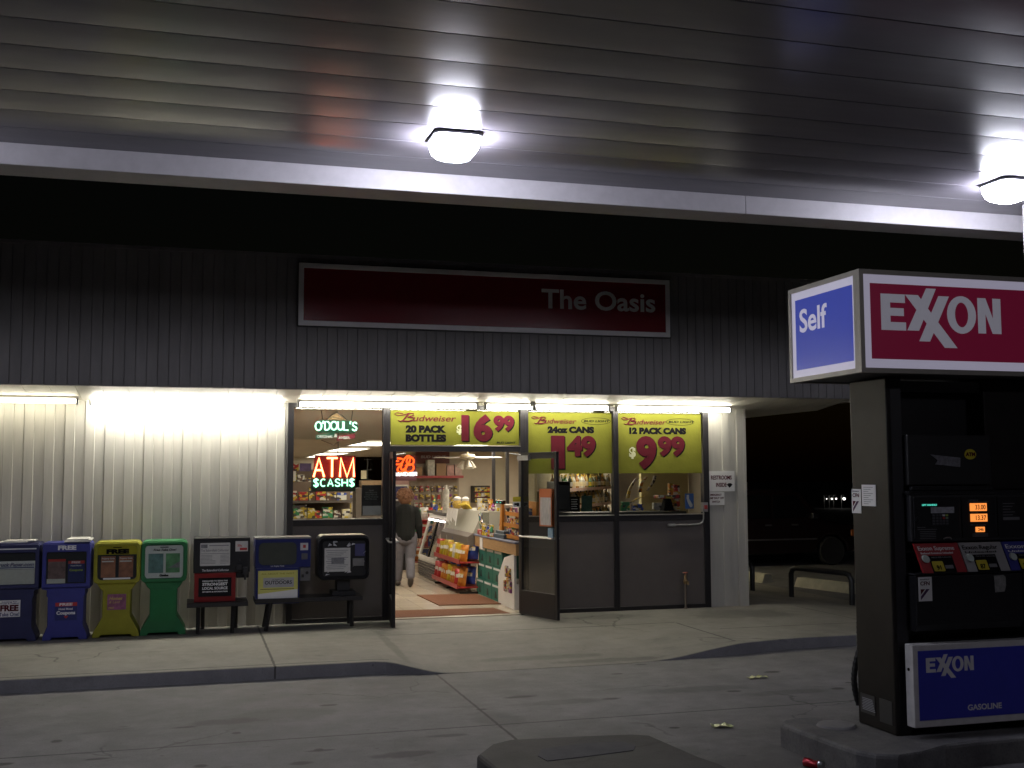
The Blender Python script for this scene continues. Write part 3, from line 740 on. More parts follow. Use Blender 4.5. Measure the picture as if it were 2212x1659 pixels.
m.text("The Bakersfield Californian", .135, .915, .028, 14.796, w=.33, bold=.01, shear=.1)
m.build("lettering", white_ink, r)
m = MB(); m.ring(rr(.085, .505, .96, 1.295, .015), rr(.11, .48, .985, 1.275, .01), 'y', 14.788, 14.803); m.build("window_frame", black, r)
m = MB(); m.box(.11, .48, 14.793, 14.7985, .985, 1.275); m.build("newspaper", paper, r)
m = MB(); m.text("The Bakersfield Californian", .12, 1.165, .03, 14.791, w=.34, bold=.01); m.box(.12, .20, 14.7915, 14.792, 1.21, 1.255); m.box(.22, .46, 14.7915, 14.792, 1.235, 1.245); m.box(.12, .47, 14.7915, 14.792, 1.135, 1.141)
for k in range(7): m.box(.12, .26 if k < 4 else .3, 14.7915, 14.792, 1.115-.017*k, 1.12-.017*k); m.box(.36, .47, 14.7915, 14.792, 1.115-.017*k, 1.12-.017*k)
m.build("lettering", grey_ink, r)
m = MB(); m.box(.545, .70, 14.793, 14.8, 1.16, 1.29); m.build("sticker", paper, r)
m = MB(); m.box(.60, .69, 14.791, 14.794, 1.175, 1.205); m.text("50c", .57, 1.22, .03, 14.791, bold=.02); m.build("lettering", rink, r)
m = MB(); m.box(.56, .63, 14.77, 14.8, .93, .99); m.cyl((.6, 14.8, 1.05), (.6, 14.785, 1.05), .012); m.box(.64, .70, 14.74, 14.8, .87, .96); m.cyl((.67, 14.76, .87), (.67, 14.76, .80), .014); m.build("coin_mechanism", mat("dark_coin_steel", (.07, .07, .075), .35, .7), r, bev=.004)
def bench(label, x0, x1, zt, legs, y0=14.72, y1=15.3):
    b = thing("box_bench", label, "bench", ((x0+x1)/2, 15, W), "low black benches under the coin boxes")
    m = MB(); m.box(x0, x1, y0, y0+.27, zt-.055, zt); m.box(x0, x1, y0+.29, y1, zt-.055, zt); m.build("bench_top", mat("black_stained_wood", (.018, .016, .016), .6, var=.3, stretch=(1, 8, 8)), b, bev=.005)
    for (xb, yb, xt, yt) in legs:
        m = MB(); m.tube([(xb, yb, W), (xt, yt, zt-.055)], .026, 4); m.build("leg", mat("black_stained_wood", (.018, .016, .016), .6), b)
    return b
bench("short black bench under the black and red coin box", -.04, .71, .528, [(.10, 14.84, .10, 14.84), (.16, 15.3, .16, 15.26), (.52, 14.80, .53, 14.82), (.58, 15.28, .58, 15.25)])
r = thing("newspaper_box", "blue coin newspaper box with a yellow OUTDOORS poster", "newspaper box", (1.15, 14.9, .465), "coin newspaper boxes")
blue_en = mat("dark_blue_enamel", (.022, .03, .15), .32, var=.06)
m = MB(); m.box(.80, 1.51, 14.9, 15.3, .93, 1.30); m.box(.81, 1.37, 14.9, 15.3, .465, .928); m.build("cabinet", blue_en, r, bev=.006)
m = MB(); m.box(.795, 1.515, 14.885, 15.31, 1.302, 1.325); m.build("top_edge", galv, r, bev=.003)
m = MB(); m.prism(rr(.845, 1.325, .97, 1.255, .06), 'y', 14.886, 14.899); m.build("window_panel", mat("dull_olive_backing", (.085, .085, .075), .5), r)
m = MB(); m.prism(rr(.84, 1.33, .965, 1.26, .06), 'y', 14.882, 14.885); m.build("pane", pane_m, r)
m = MB(); m.text("Los Angeles Times", 1.0, .945, .018, 14.898, w=.17, bold=.01); m.build("lettering", white_ink, r)
m = MB(); m.box(.84, 1.345, 14.888, 14.899, .53, .895); m.build("poster", mat("yellow_card_poster", (.62, .60, .16), .5, var=.06), r)
m = MB(); m.prism([(.842, .60), (1.343, .65), (1.343, .54), (.842, .535)], 'y', 14.886, 14.8878); m.build("paper_corner", white_ink, r)
m = MB(); m.box(.905, 1.295, 14.884, 14.8879, .68, .805); m.build("title_plate", mat("silver_plate_print", (.42, .42, .44), .5), r)
m = MB(); m.text("OUTDOORS", .925, .72, .045, 14.882, w=.345, bold=.015); m.text("Los Angeles Times", 1.02, .775, .014, 14.882, w=.15); m.box(.87, 1.3, 14.887, 14.8879, .655, .661); m.build("lettering", ink, r)
m = MB(); m.text("ALL ABOUT THE WEST", .88, .845, .02, 14.886, w=.42, bold=.01); m.build("lettering", mat("dark_yellow_ink", (.3, .26, .02), .5), r)
m = MB(); m.box(1.375, 1.475, 14.892, 14.9, 1.15, 1.245); m.build("sticker", paper, r)
m = MB(); m.box(1.41, 1.445, 14.89, 14.893, 1.18, 1.22); m.build("sticker_mark", rink, r)
m = MB(); m.box(1.39, 1.47, 14.892, 14.9, 1.03, 1.11); m.box(1.375, 1.505, 14.86, 15.2, .755, .925); m.build("coin_mechanism", mat("grey_coin_steel", (.16, .16, .17), .4, .6), r, bev=.005)
m = MB(); m.box(1.39, 1.42, 14.855, 14.861, .80, .84); m.cyl((1.46, 14.861, .86), (1.46, 14.85, .86), .02); m.build("coin_slot", black, r)
r = thing("newspaper_box", "black round cornered coin box with a silvery plastic front, on a pedestal", "newspaper box", (1.95, 14.9, .53), "coin newspaper boxes")
m = MB(); m.prism(rr(1.61, 2.285, .75, 1.335, .075, 6), 'y', 14.9, 15.28); m.build("cabinet", black, r, bev=.008)
m = MB(); pr_ = rr(1.62, 2.275, .76, 1.325, .075, 6); m.prism([(x, z+.012) for x, z in rr(1.625, 2.27, 1.19, 1.328, .06, 6)], 'y', 14.94, 15.27); m.build("top_shell", mat("cream_shell", (.5, .46, .38), .5), r, bev=.006)
m = MB(); m.ring(rr(1.615, 2.28, .755, 1.30, .07, 6), rr(1.665, 2.235, .80, 1.26, .04, 6), 'y', 14.885, 14.902); m.build("window_frame", blackg, r, bev=.004)
m = MB(); m.box(1.69, 2.03, 14.889, 14.8985, .86, 1.17); m.build("newspaper", paper, r)
m = MB()
for k in range(11): m.box(1.71+.01*(k % 3), 2.0-.03*(k % 4), 14.8875, 14.8885, 1.135-.024*k, 1.142-.024*k)
m.box(1.78, 1.95, 14.887, 14.8874, .96, 1.04); m.build("lettering", grey_ink, r)
foil = mat("pale_film_glint", (.7, .7, .75), .15, 0.0, var=.2, scale=30, bump=1.0)  # pale colour of the film scraps stands in for bright reflections
rng = random.Random(3)
m = MB()
for k in range(15):
    a = rng.uniform(1.68, 2.2); b = rng.choice([rng.uniform(.81, .86), rng.uniform(1.18, 1.24)]) if a < 2.05 else rng.uniform(.82, 1.22)
    m.add([(a, 14.884, b), (a+rng.uniform(.02, .07), 14.892, b+rng.uniform(-.01, .02)), (a+rng.uniform(0, .05), 14.889, b+rng.uniform(.015, .05))], [(0, 1, 2)])
m.build("film_glints", foil, r)
m = MB(); m.box(2.09, 2.22, 14.888, 14.8985, 1.06, 1.22); m.build("instruction_label", mat("violet_label", (.10, .10, .22), .25), r)
m = MB(); m.box(2.06, 2.21, 14.87, 14.899, .93, 1.03); m.cyl((2.15, 14.87, .985), (2.15, 14.862, .985), .03); m.build("coin_mechanism", steel, r, bev=.004)
m = MB(); m.box(1.87, 2.04, 14.98, 15.2, .60, .752); m.box(1.80, 2.11, 14.92, 15.26, .541, .60); m.build("pedestal", black, r, bev=.005)
bench("long black trestle bench under the blue and the silvery coin boxes", .80, 2.19, .464+.075, [(.94, 14.82, 1.0, 14.86), (.94, 15.26, 1.0, 15.22), (2.07, 14.98, 2.06, 14.98), (2.07, 15.28, 2.06, 15.24)], 14.84, 15.30)
# ================================================================ PUMP ISLANDS
isl_m = concrete("painted_island_concrete", (.07, .07, .076), (.21, .205, .20), grit=1.3, blot=.85)
def island(label, outer, h, patch=None, im=None):
    r = thing("pump_island", label, "kerbed island", (outer[0][0], outer[0][1], 0))
    m = MB()
    cx = sum(p[0] for p in outer)/len(outer); cy = sum(p[1] for p in outer)/len(outer)
    def ins(p, d):
        v = Vector((cx-p[0], cy-p[1])); v.normalize(); return (p[0]+v.x*d, p[1]+v.y*d)
    n = len(outer); L = [[(p[0], p[1], -.02) for p in outer], [(*ins(p, .004), h-.03) for p in outer], [(*ins(p, .012), h-.012) for p in outer], [(*ins(p, .03), h) for p in outer]]
    vs = [q for row in L for q in row]; fs = []
    for k in range(3):
        fs += [(k*n+i, k*n+(i+1) % n, (k+1)*n+(i+1) % n, (k+1)*n+i) for i in range(n)]
    fs.append(tuple(3*n+i for i in range(n)))
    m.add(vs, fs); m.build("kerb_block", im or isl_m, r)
    if patch:
        m = MB(); m.prism([(x, y) for x, y in patch], 'z', h-.01, h+.004); m.build("worn_patch", mat("worn_grey_paint", (.055, .055, .064), .85, var=.25, scale=9), r)
    return r
i1 = [(4.46, 7.98), (4.50, 7.30), (4.53, 7.05), (4.60, 6.92), (4.73, 6.85), (4.95, 6.89), (5.24, 7.01), (5.60, 7.04), (8.2, 7.05), (8.9, 7.3), (9.0, 7.7), (8.8, 8.25), (8.0, 8.45), (5.35, 8.15), (5.05, 8.08), (4.68, 8.11), (4.53, 8.07)]
island("battered dark concrete island under the fuel pump", i1, .18)
m = MB(); m.lathe([(.16, -.01), (.14, .016), (.08, .024), (.0, .026)], (4.83, 7.77, .18), 14)
tag(m.build("cement_patch", mat("pale_cement", (.19, .185, .185), .85, var=.15, bump=.3), smooth=True), "pale cement lump on the island left of the pump", "cement patch")
i2 = [(1.95, 7.74), (1.97, 7.25), (2.0, 6.0), (2.0, 4.2), (3.5, 4.2), (3.50, 6.6), (3.47, 7.02), (3.42, 7.22), (3.33, 7.92), (3.22, 7.99), (2.8, 8.05), (2.28, 8.09), (2.12, 8.0)]
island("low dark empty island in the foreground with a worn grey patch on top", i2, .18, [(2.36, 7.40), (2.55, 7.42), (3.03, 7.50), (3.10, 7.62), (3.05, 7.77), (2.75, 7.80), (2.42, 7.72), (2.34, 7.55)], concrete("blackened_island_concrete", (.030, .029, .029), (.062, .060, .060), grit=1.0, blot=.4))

# ================================================================ FUEL PUMP
pump = thing("fuel_pump", "tall black fuel pump with lit red overhead sign and blue lower panel", "fuel pump", (6.2, 7.6, .18))
pcol = mat("dark_brown_pillar_paint", (.013, .011, .010), .5, var=.5, scale=4, spec=.22)
pblk = mat("pump_black_panel", (.012, .012, .014), .38, var=.2, spec=.45)
pdark = mat("pump_charcoal", (.022, .022, .025), .45, var=.2)
for x0, x1 in ((5.06, 5.10), (7.3, 7.34)):
    m = MB(); m.box(x0, x1, 7.33, 7.82, .182, 2.86); m.build("pillar", pcol, pump, bev=.012)
for x0, x1 in ((5.101, 5.20), (7.2, 7.299)):
    m = MB(); m.box(x0, x1, 7.34, 7.80, .182, 2.86); m.build("pillar_core", pdark, pump, bev=.004)
m = MB(); m.box(5.96, 6.5, 7.36, 7.78, 2.0, 2.86); m.build("centre_mast", pcol, pump, bev=.01)
m = MB(); m.box(5.2, 7.2, 7.44, 7.74, .182, 2.02); m.box(5.2, 7.2, 7.55, 7.62, 2.02, 2.84); m.build("cabinet", pblk, pump)
m = MB(); m.box(5.105, 7.295, 7.40, 7.46, 2.76, 2.84); m.box(5.2, 5.25, 7.42, 7.46, 2.68, 2.76); m.build("top_bracket", mat("dull_bracket", (.06, .06, .06), .5), pump)
m = MB(); m.box(5.205, 5.955, 7.29, 7.548, 2.035, 2.42); m.build("upper_door", mat("upper_door_black", (.016, .016, .017), .4), pump, bev=.01)
m = MB(); m.box(5.215, 5.95, 7.262, 7.30, 2.0, 2.03); m.box(5.19, 7.2, 7.268, 7.44, 1.965, 1.995); m.build("hood_edge", mat("hood_gloss", (.02, .02, .022), .18), pump, bev=.008)
# console
m = MB(); m.box(5.205, 7.19, 7.275, 7.44, 1.61, 1.963); m.build("console", pdark, pump, bev=.01)
for x0, x1 in ((5.225, 5.63), (5.65, 5.955), (5.975, 6.40)):
    m = MB(); m.box(x0, x1, 7.262, 7.276, 1.635, 1.945); m.build("console_panel", pblk, pump, bev=.004)
lcd = glow("amber_backlit_display", (1, .30, .06), 1.15); 
seg = mat("dark_display_segments", (.05, .015, .004), .5)
for (x0, x1, z0, z1, t, h) in ((5.72, 5.87, 1.838, 1.897, "33.00", .036), (5.722, 5.872, 1.757, 1.816, "13.37", .036), (5.765, 5.845, 1.678, 1.717, "246", .022)):
    m = MB(); m.box(x0, x1, 7.256, 7.2615, z0, z1); sc_ = m.build("price_screen", lcd, pump)
    m = MB(); m.text(t, x1-.012, (z0+z1)/2-h/2, h, 7.2545, w=(x1-x0)*.62, al='R', bold=.01); m.build("digits", seg, sc_)
m = MB(); m.box(5.70, 5.89, 7.258, 7.2615, 1.905, 1.909); m.text("THIS SALE $", 5.71, 1.914, .011, 7.26); m.text("GALLONS", 5.73, 1.823, .011, 7.26); m.text("PRICE PER GALLON", 5.72, 1.726, .011, 7.26, w=.14)
for k in range(3): m.box(5.735, 5.875, 7.26, 7.2612, 1.662-.009*k, 1.666-.009*k)
for k in range(5): m.box(6.02, 6.13-.02*(k % 3), 7.26, 7.2612, 1.89-.022*k, 1.895-.022*k)
m.box(6.02, 6.17, 7.259, 7.2612, 1.765, 1.788)
m.text("Instructions", 5.25, 1.717, .010, 7.26); m.box(5.25, 5.42, 7.26, 7.2612, 1.703, 1.707)
for k in range(5): m.box(5.27, 5.41, 7.26, 7.2612, 1.687-.013*k, 1.691-.013*k)
m.build("lettering", mat("dim_grey_ink", (.16, .16, .17), .5), pump)
m = MB(); m.text("LIFT HANDLE", 5.295, 1.882, .013, 7.258, w=.13, bold=.03); m.build("message_display", glow("teal_vacuum_display", (.1, .8, .62), .9), pump)
m = MB(); m.box(5.37, 5.575, 7.256, 7.2615, 1.826, 1.872); m.build("payment_label", mat("silver_label", (.40, .41, .45), .35, var=.35, scale=40), pump)
m = MB(); m.box(5.375, 5.525, 7.257, 7.2615, 1.732, 1.82); kp = m.build("keypad", pdark, pump)
kc = mat("key_grey", (.07, .07, .08), .5)
for i in range(5):
    for j in range(4):
        c = kc
        if i == 3 and j == 0: c = white_ink
        elif i == 4 and j == 0: c = mat("key_lime", (.35, .5, .08), .5)
        elif i == 3 and j == 1: c = rink
        elif i == 4 and j == 1: c = mat("key_green", (.2, .3, .2), .5)
        m = MB(); m.box(5.379+.029*i, 5.401+.029*i, 7.251, 7.2568, 1.803-.021*j, 1.816-.021*j); m.build("key", c, kp)
m = MB(); m.cyl((5.255, 7.262, 1.78), (5.255, 7.254, 1.78), .022, n=14); m.build("lock", mat("dark_lock", (.06, .06, .065), .3, .8), pump, smooth=True)
m = MB(); m.tube([(5.47, 7.255, 1.632), (5.49, 7.245, 1.642), (5.52, 7.245, 1.642), (5.54, 7.255, 1.632)], .006, 6); m.build("receipt_lip", steel, pump)
m = MB(); m.prism([(5.40, 2.27), (5.67, 2.245), (5.665, 2.175), (5.44, 2.195), (5.47, 2.225)], 'y', 7.284, 7.289); m.build("torn_sticker", mat("torn_grey_sticker", (.16, .16, .18), .6, var=.6, scale=35), pump)
m = MB(); m.prism([(5.76+.052*math.cos(rad(a)), 2.272+.04*math.sin(rad(a))) for a in range(0, 360, 15)], 'y', 7.283, 7.2889); st = m.build("atm_sticker", mat("yellow_sticker", (.55, .45, .02), .5), pump)
m = MB(); m.text("ATM", 5.76, 2.257, .03, 7.281, w=.088, bold=.06, al='C'); m.build("lettering", red_ink, st)
# grade panels, leaning back
def grade(x0, x1, col, title, t2, tcol, octane, sub):
    g = MB(); mm = mat("grade_panel_"+title.split()[1].lower(), col, .4, var=.06)
    sl = Matrix(((1, -.10, .16, 0), (0, 1, .35, 0), (0, 0, 1, 0), (0, 0, 0, 1)))
    M_ = Matrix.Translation((x0, 7.25, 1.385)) @ Matrix(((1, 0, -.20, .045), (0, 1, .25, -.05), (0, 0, 1, 0), (0, 0, 0, 1)))
    wd = x1-x0
    g.M = M_; g.box(0, wd, 0, .02, 0, .215); gp = g.build("grade_panel", mm, pump)
    b = MB(); b.M = M_; b.box(.085, wd-.09, -.004, -.0005, .0, .125); b.build("price_window", blackg, gp)
    t = MB(); t.M = M_; t.text(title, .02, .165, .030, -.003, w=wd*.83, bold=.012); t.text(sub, .03, .138, .013, -.003, w=wd*.74, bold=.02); t.build("lettering", tcol, gp)
    t = MB(); t.M = M_; t.text("PRICE PER GALLON", .11, .108, .010, -.006, w=.17); t.box(.2, .27, -.006, -.0045, .03, .055); t.build("price_lettering", mat("dim_grey_ink", (.16, .16, .17), .5), gp)
    b = MB(); b.M = M_; b.prism([(.05+.028*math.cos(rad(a)), .105+.028*math.sin(rad(a))) for a in range(0, 360, 20)], 'y', -.02, -.001); b.build("grade_button", mat("pale_button", (.45, .52, .48), .4), gp)
    b = MB(); b.M = M_; b.prism(rr(.095, .19, .012, .085, .008), 'y', -.007, -.0045); oc = b.build("octane_label", mat("yellow_sticker", (.55, .45, .02), .5), gp)
    t = MB(); t.M = M_; t.text(octane, .142, .022, .034, -.0095, al='C', bold=.03); t.build("lettering", ink, oc)
grade(5.205, 5.585, (.34, .02, .025), "Exxon Supreme", 0, white_ink, "91", "Reduced Emissions Unleaded")
grade(5.595, 5.975, (.34, .34, .34), "Exxon Regular", 0, ink, "87", "Unleaded")
grade(5.985, 6.365, (.035, .04, .26), "Exxon Plus", 0, white_ink, "89", "Unleaded")
m = MB(); m.box(5.205, 7.19, 7.245, 7.44, 1.366, 1.38); m.build("grade_ledge", pdark, pump)
m = MB(); m.prism([(7.27, .95), (7.24, 1.0), (7.24, 1.36), (7.44, 1.36), (7.44, .95)], 'x', 5.205, 6.155); m.prism([(7.27, .95), (7.24, 1.0), (7.24, 1.36), (7.44, 1.36), (7.44, .95)], 'x', 6.165, 7.19); m.build("hose_cabinet_door", pblk, pump, bev=.006)
def cfn(par_M, x0, z0, w_, h_, par):
    b = MB(); b.M = par_M; b.box(x0, x0+w_, -.004, -.0005, z0, z0+h_); s = b.build("network_sticker", white_ink, par)
    t = MB(); t.M = par_M; t.text("CFN", x0+w_*.12, z0+h_*.66, h_*.16, -.006, w=w_*.7, bold=.02); t.prism([(x0+w_*.14, z0+h_*.5), (x0+w_*.46, z0+h_*.5), (x0+w_*.14, z0+h_*.28)], 'y', -.006, -.0045); t.build("lettering", red_ink, s)
    t = MB(); t.M = par_M; t.prism([(x0+w_*.56, z0+h_*.5), (x0+w_*.8, z0+h_*.5), (x0+w_*.14, z0+h_*.06), (x0+w_*.14, z0+h_*.2)], 'y', -.006, -.0045); t.build("stripe_mark", mat("dark_purple_ink", (.05, .01, .07), .5), s)
    t = MB(); t.M = par_M; t.text("PARTICIPATING IN", x0+w_*.1, z0+h_*.88, h_*.05, -.006, w=w_*.7); t.build("small_lettering", grey_ink, s)
Mf = Matrix.Translation((0, 7.239, 0))
cfn(Mf, 5.225, 1.175, .115, .178, pump)
m = MB(); m.prism([(5.895, 1.345), (5.98, 1.35), (5.998, 1.335), (6.0, 1.27), (5.985, 1.225), (5.90, 1.22)], 'y', 7.234, 7.2385); m.build("torn_sticker", mat("torn_pale_sticker", (.24, .24, .23), .7, var=.4, scale=30), pump)
# left face stickers (face -x)
Ml = Matrix(((0, 1, 0, 5.059), (-1, 0, 0, 0), (0, 0, 1, 0), (0, 0, 0, 1)))     # local x -> world -y, local y -> world x
cfn(Ml, -7.82, 1.815, .125, .19, pump)
b = MB(); b.M = Ml; b.box(-7.68, -7.495, -.004, -.0005, 1.875, 2.04); ns = b.build("paper_notice", white_ink, pump)
b = MB(); b.M = Ml
for k in range(9): b.box(-7.655, -7.53-.03*(k % 3), -.0052, -.0042, 2.018-.016*k, 2.022-.016*k)
b.build("lettering", grey_ink, ns)
b = MB(); b.M = Ml; b.box(-7.78, -7.59, -.003, -.0005, .275, .42); b.box(-7.53, -7.37, -.003, -.0005, .25, .425); b.build("access_plate", mat("dark_plate", (.035, .035, .037), .5), pump)
b = MB(); b.M = Ml
for k in range(8): b.box(-7.755+.004*(k % 2)-.0, -7.62+.005*k, -.0045, -.0032, .385-.012*k, .391-.012*k)
b.build("plate_lettering", mat("faint_white_print", (.28, .29, .32), .6), pump)
# lower brand panel
gw = mat("white_enamel_frame", (.62, .61, .61), .4, var=.12, scale=12); gb = mat("royal_blue_panel", (.038, .045, .46), .3, var=.06)
m = MB(); m.box(5.128, 7.28, 7.20, 7.295, .262, .862); fr = m.build("lower_panel", gw, pump, bev=.006)
m = MB(); m.box(5.172, 7.21, 7.1945, 7.1997, .315, .818); m.build("blue_field", gb, fr)
m = MB(); m.cyl((5.1279, 7.25, .68), (5.122, 7.25, .68), .012); m.build("screw", blackg, fr)
def brand(m, x, zt, w_, y, Mx=None):
    """five letter wordmark with interlocked crosses; cap height .257*w"""
    m.M = Mx; H = .257*w_
    def P(pts, dy): m.prism([(x+a*w_, zt-b*H) for a, b in pts], 'y', y-.0006*dy, y+.002)
    P([(0, 0), (.197, 0), (.197, .235), (.075, .235), (.075, .385), (.185, .385), (.185, .60), (.075, .60), (.075, .775), (.2, .775), (.2, 1), (0, 1)], 0)
    P([(.20, 0), (.305, 0), (.62, 1.44), (.515, 1.44)], 1)
    P([(.375, -.2), (.455, -.2), (.305, .99), (.21, .99)], 2)
    P([(.475, 0), (.562, 0), (.392, 1.28), (.305, 1.28)], 3)
    ou = [(x+w_*(.665+.122*math.cos(rad(a))), zt-H*(.5-.53*math.sin(rad(a)))) for a in range(0, 360, 12)]
    inn = [(x+w_*(.665+.056*math.cos(rad(a))), zt-H*(.5-.35*math.sin(rad(a)))) for a in range(0, 360, 12)]
    m.ring(ou, inn, 'y', y, y+.002)
    P([(.803, 0), (.872, 0), (.932, .58), (.932, 0), (1, 0), (1, 1), (.925, 1), (.868, .44), (.868, 1), (.803, 1)], 0)
    m.M = None
m = MB(); brand(m, 5.235, .765, .415, 7.1925); m.text("GASOLINE", 5.585, .365, .042, 7.1925, w=.30, bold=.025); m.build("lettering", mat("grey_white_lettering", (.72, .72, .74), .5), fr)
# overhead sign box
tan_ = mat("tan_aluminium_frame", (.33, .31, .27), .4, .2, var=.08)
sw = mat("lit_white_acrylic", (.62, .60, .66), .3, var=.03, emit=.23, ecol=(.80, .76, 1.0))
sr = mat("lit_red_acrylic", (.12, .008, .03), .25, var=.05, emit=.055, ecol=(1.0, .05, .20))
sb = mat("lit_blue_acrylic", (.02, .035, .26), .25, var=.05, emit=.25, ecol=(.12, .16, .75))
x0, x1, y0, y1, z0, z1 = 4.65, 7.75, 7.02, 8.03, 2.86, 3.62
m = MB(); m.box(x0+.02, x1-.02, y0+.02, y1-.02, z0+.01, z1-.01); m.build("sign_box", mat("sign_box_dark", (.05, .05, .05), .5), pump)
m = MB()
for (a, b, c, d, e, f) in ((x0, x1, y0, y0+.05, z0, z0+.035), (x0, x1, y0, y0+.05, z1-.035, z1), (x0, x0+.035, y0, y0+.05, z0+.035, z1-.035), (x1-.035, x1, y0, y0+.05, z0+.035, z1-.035),
                           (x0, x0+.05, y0+.05, y1, z0, z0+.035), (x0, x0+.05, y0+.05, y1, z1-.035, z1), (x0, x0+.05, y1-.035, y1, z0+.035, z1-.035), (x0, x0+.05, y0+.051, y0+.08, z0+.035, z1-.035), (x0+.05, x1, y1-.05, y1, z0, z0+.035), (x0+.05, x1, y1-.05, y1, z1-.035, z1)):
    m.box(a, b, c, d, e, f)
m.build("sign_frame", tan_, pump)
m = MB(); m.box(x0+.035, x1-.035, y0+.012, y0+.019, z0+.035, z1-.035); f1 = m.build("sign_face", sw, pump)
m = MB(); m.box(4.745, x1-.12, y0+.008, y0+.0115, 2.962, 3.52); m.build("red_field", sr, f1)
m = MB(); brand(m, 4.83, 3.445, 1.045, y0+.005); m.text("ON", 6.2, 3.18, .01, y0+.005) if False else None; m.build("lettering", mat("lit_grey_lettering", (.5, .5, .52), .4, emit=.12, ecol=(.85, .83, 1)), f1)
m = MB(); m.box(x0+.012, x0+.019, y0+.08, y1-.035, z0+.035, z1-.035); f2 = m.build("sign_face", sw, pump)
m = MB(); m.box(x0+.008, x0+.0115, 7.13, 7.935, 2.955, 3.52); m.build("blue_field", sb, f2)
Ms = Matrix(((0, 1, 0, x0), (-1, 0, 0, 0), (0, 0, 1, 0), (0, 0, 0, 1)))
m = MB(); m.M = Ms; m.text("Self", -7.87, 3.25, .185, .005, w=.40, bold=.02); m.build("lettering", sw, f2)
# hose hanging at the far corner
m = MB(); pts = []
for k in range(33):
    z = .95-.02*k; bulge = .055*math.sin(math.pi*min(1, max(0, (.75-z)/.5))) if z < .75 else 0
    pts.append((5.115-bulge*1.1, 7.86, z))
m.tube(pts, [.022 if i % 2 else .026 for i in range(33)], 8)
m.build("corrugated_hose", black, pump)

# ================================================================ LITTER
def wrapper(label, x, y, rz, col, w_, l_):
    rg = random.Random(int(x*100)); m = MB(); n = 6; vs = []
    for i in range(n+1):
        for j in range(3):
            vs.append((-l_/2+l_*i/n, -w_/2+w_*j/2+rg.uniform(-.008, .008), .008+rg.uniform(0, .012)+(.008 if i in (2, 4) else 0)))
    nn_ = len(vs); vs += [(a, b, c+.003) for a, b, c in vs]
    fs = [(i*3+j, i*3+j+1, i*3+j+4, i*3+j+3) for i in range(n) for j in range(2)]
    fs += [tuple(q+nn_ for q in reversed(f)) for f in fs]
    bd = [i*3 for i in range(n+1)]+[n*3+1, n*3+2]+[i*3+2 for i in range(n-1, -1, -1)]+[1]
    fs += [(bd[i], bd[(i+1) % len(bd)], bd[(i+1) % len(bd)]+nn_, bd[i]+nn_) for i in range(len(bd))]
    m.add(vs, fs); o = m.build("candy_wrapper", col); o.location = (x, y, 0); o.rotation_euler = (0, 0, rz); tag(o, label, "litter")
wrapper("crumpled orange and white wrapper on the forecourt near the pump pillar", 5.70, 10.65, .05, mat("orange_foil", (.55, .42, .16), .3, .2, var=.8, scale=14), .07, .22)
wrapper("crumpled lime green wrapper on the forecourt between the two islands", 4.33, 8.72, -.25, mat("lime_foil", (.30, .34, .16), .3, .2, var=.9, scale=16), .09, .18)
c = thing("drink_can", "crushed red and silver drink can beside the pump island kerb", "can", (4.37, 7.32, .033))
m = MB(); m.tube([(4.33, 7.40, .034), (4.35, 7.365, .034), (4.375, 7.32, .03), (4.39, 7.30, .034)], [.033, .034, .026, .033], 12); m.build("can_body", mat("red_can_print", (.35, .02, .03), .25, .5, var=.4), c, smooth=True)
m = MB(); m.tube([(4.39, 7.30, .034), (4.40, 7.285, .034), (4.408, 7.27, .034)], [.0331, .033, .026], 12); m.build("can_end", steel, c, smooth=True)

# ================================================================ RIGHT-HAND YARD
rail_m = mat("painted_black_rail", (.03, .03, .03), .4, .3, var=.2)
def rail(label, a, b):
    za_, zb_ = walk_z(a[0]), walk_z(b[0]); r = thing("hoop_rail", label, "rail", (a[0], a[1], za_), "low hoop rails beside the shop corner")
    m = MB(); a, b = Vector((*a, za_)), Vector((*b, zb_)); u = Vector((0, 0, .5)); d = (b-a).normalized()
    m.tube([a, a+u*.8, a+u*.95+d*.04, a+u+d*.12, b+u-d*.12, b+u*.95-d*.04, b+u*.8, b], .045, 10); m.build("hoop", rail_m, r, smooth=True)
rail("low black hoop rail between the shop corner and the pump", (9.88, 17.18), (10.28, 15.98))
rail("low black hoop rail half hidden behind the shop corner", (9.40, 19.4), (9.66, 18.15))
def stop(label, x, y, rz, l_):
    m = MB(); m.M = Matrix.Translation((x, y, 0)) @ Matrix.Rotation(rz, 4, 'Z')
    m.prism([(-.16, -.01), (-.08, .17), (.08, .17), (.16, -.01)], 'y', -l_/2, l_/2)
    o = m.build("wheel_stop", mat("weathered_cement", (.48, .46, .35), .85, var=.2, bump=.3), bev=.012); tag(o, label, "wheel stop", "concrete wheel stops in the side yard")
stop("pale concrete wheel stop behind the nearer hoop rail", 11.25, 18.25, rad(11), 1.5)
stop("pale concrete wheel stop mostly hidden behind the shop corner", 10.72, 20.5, rad(11), 1.5)

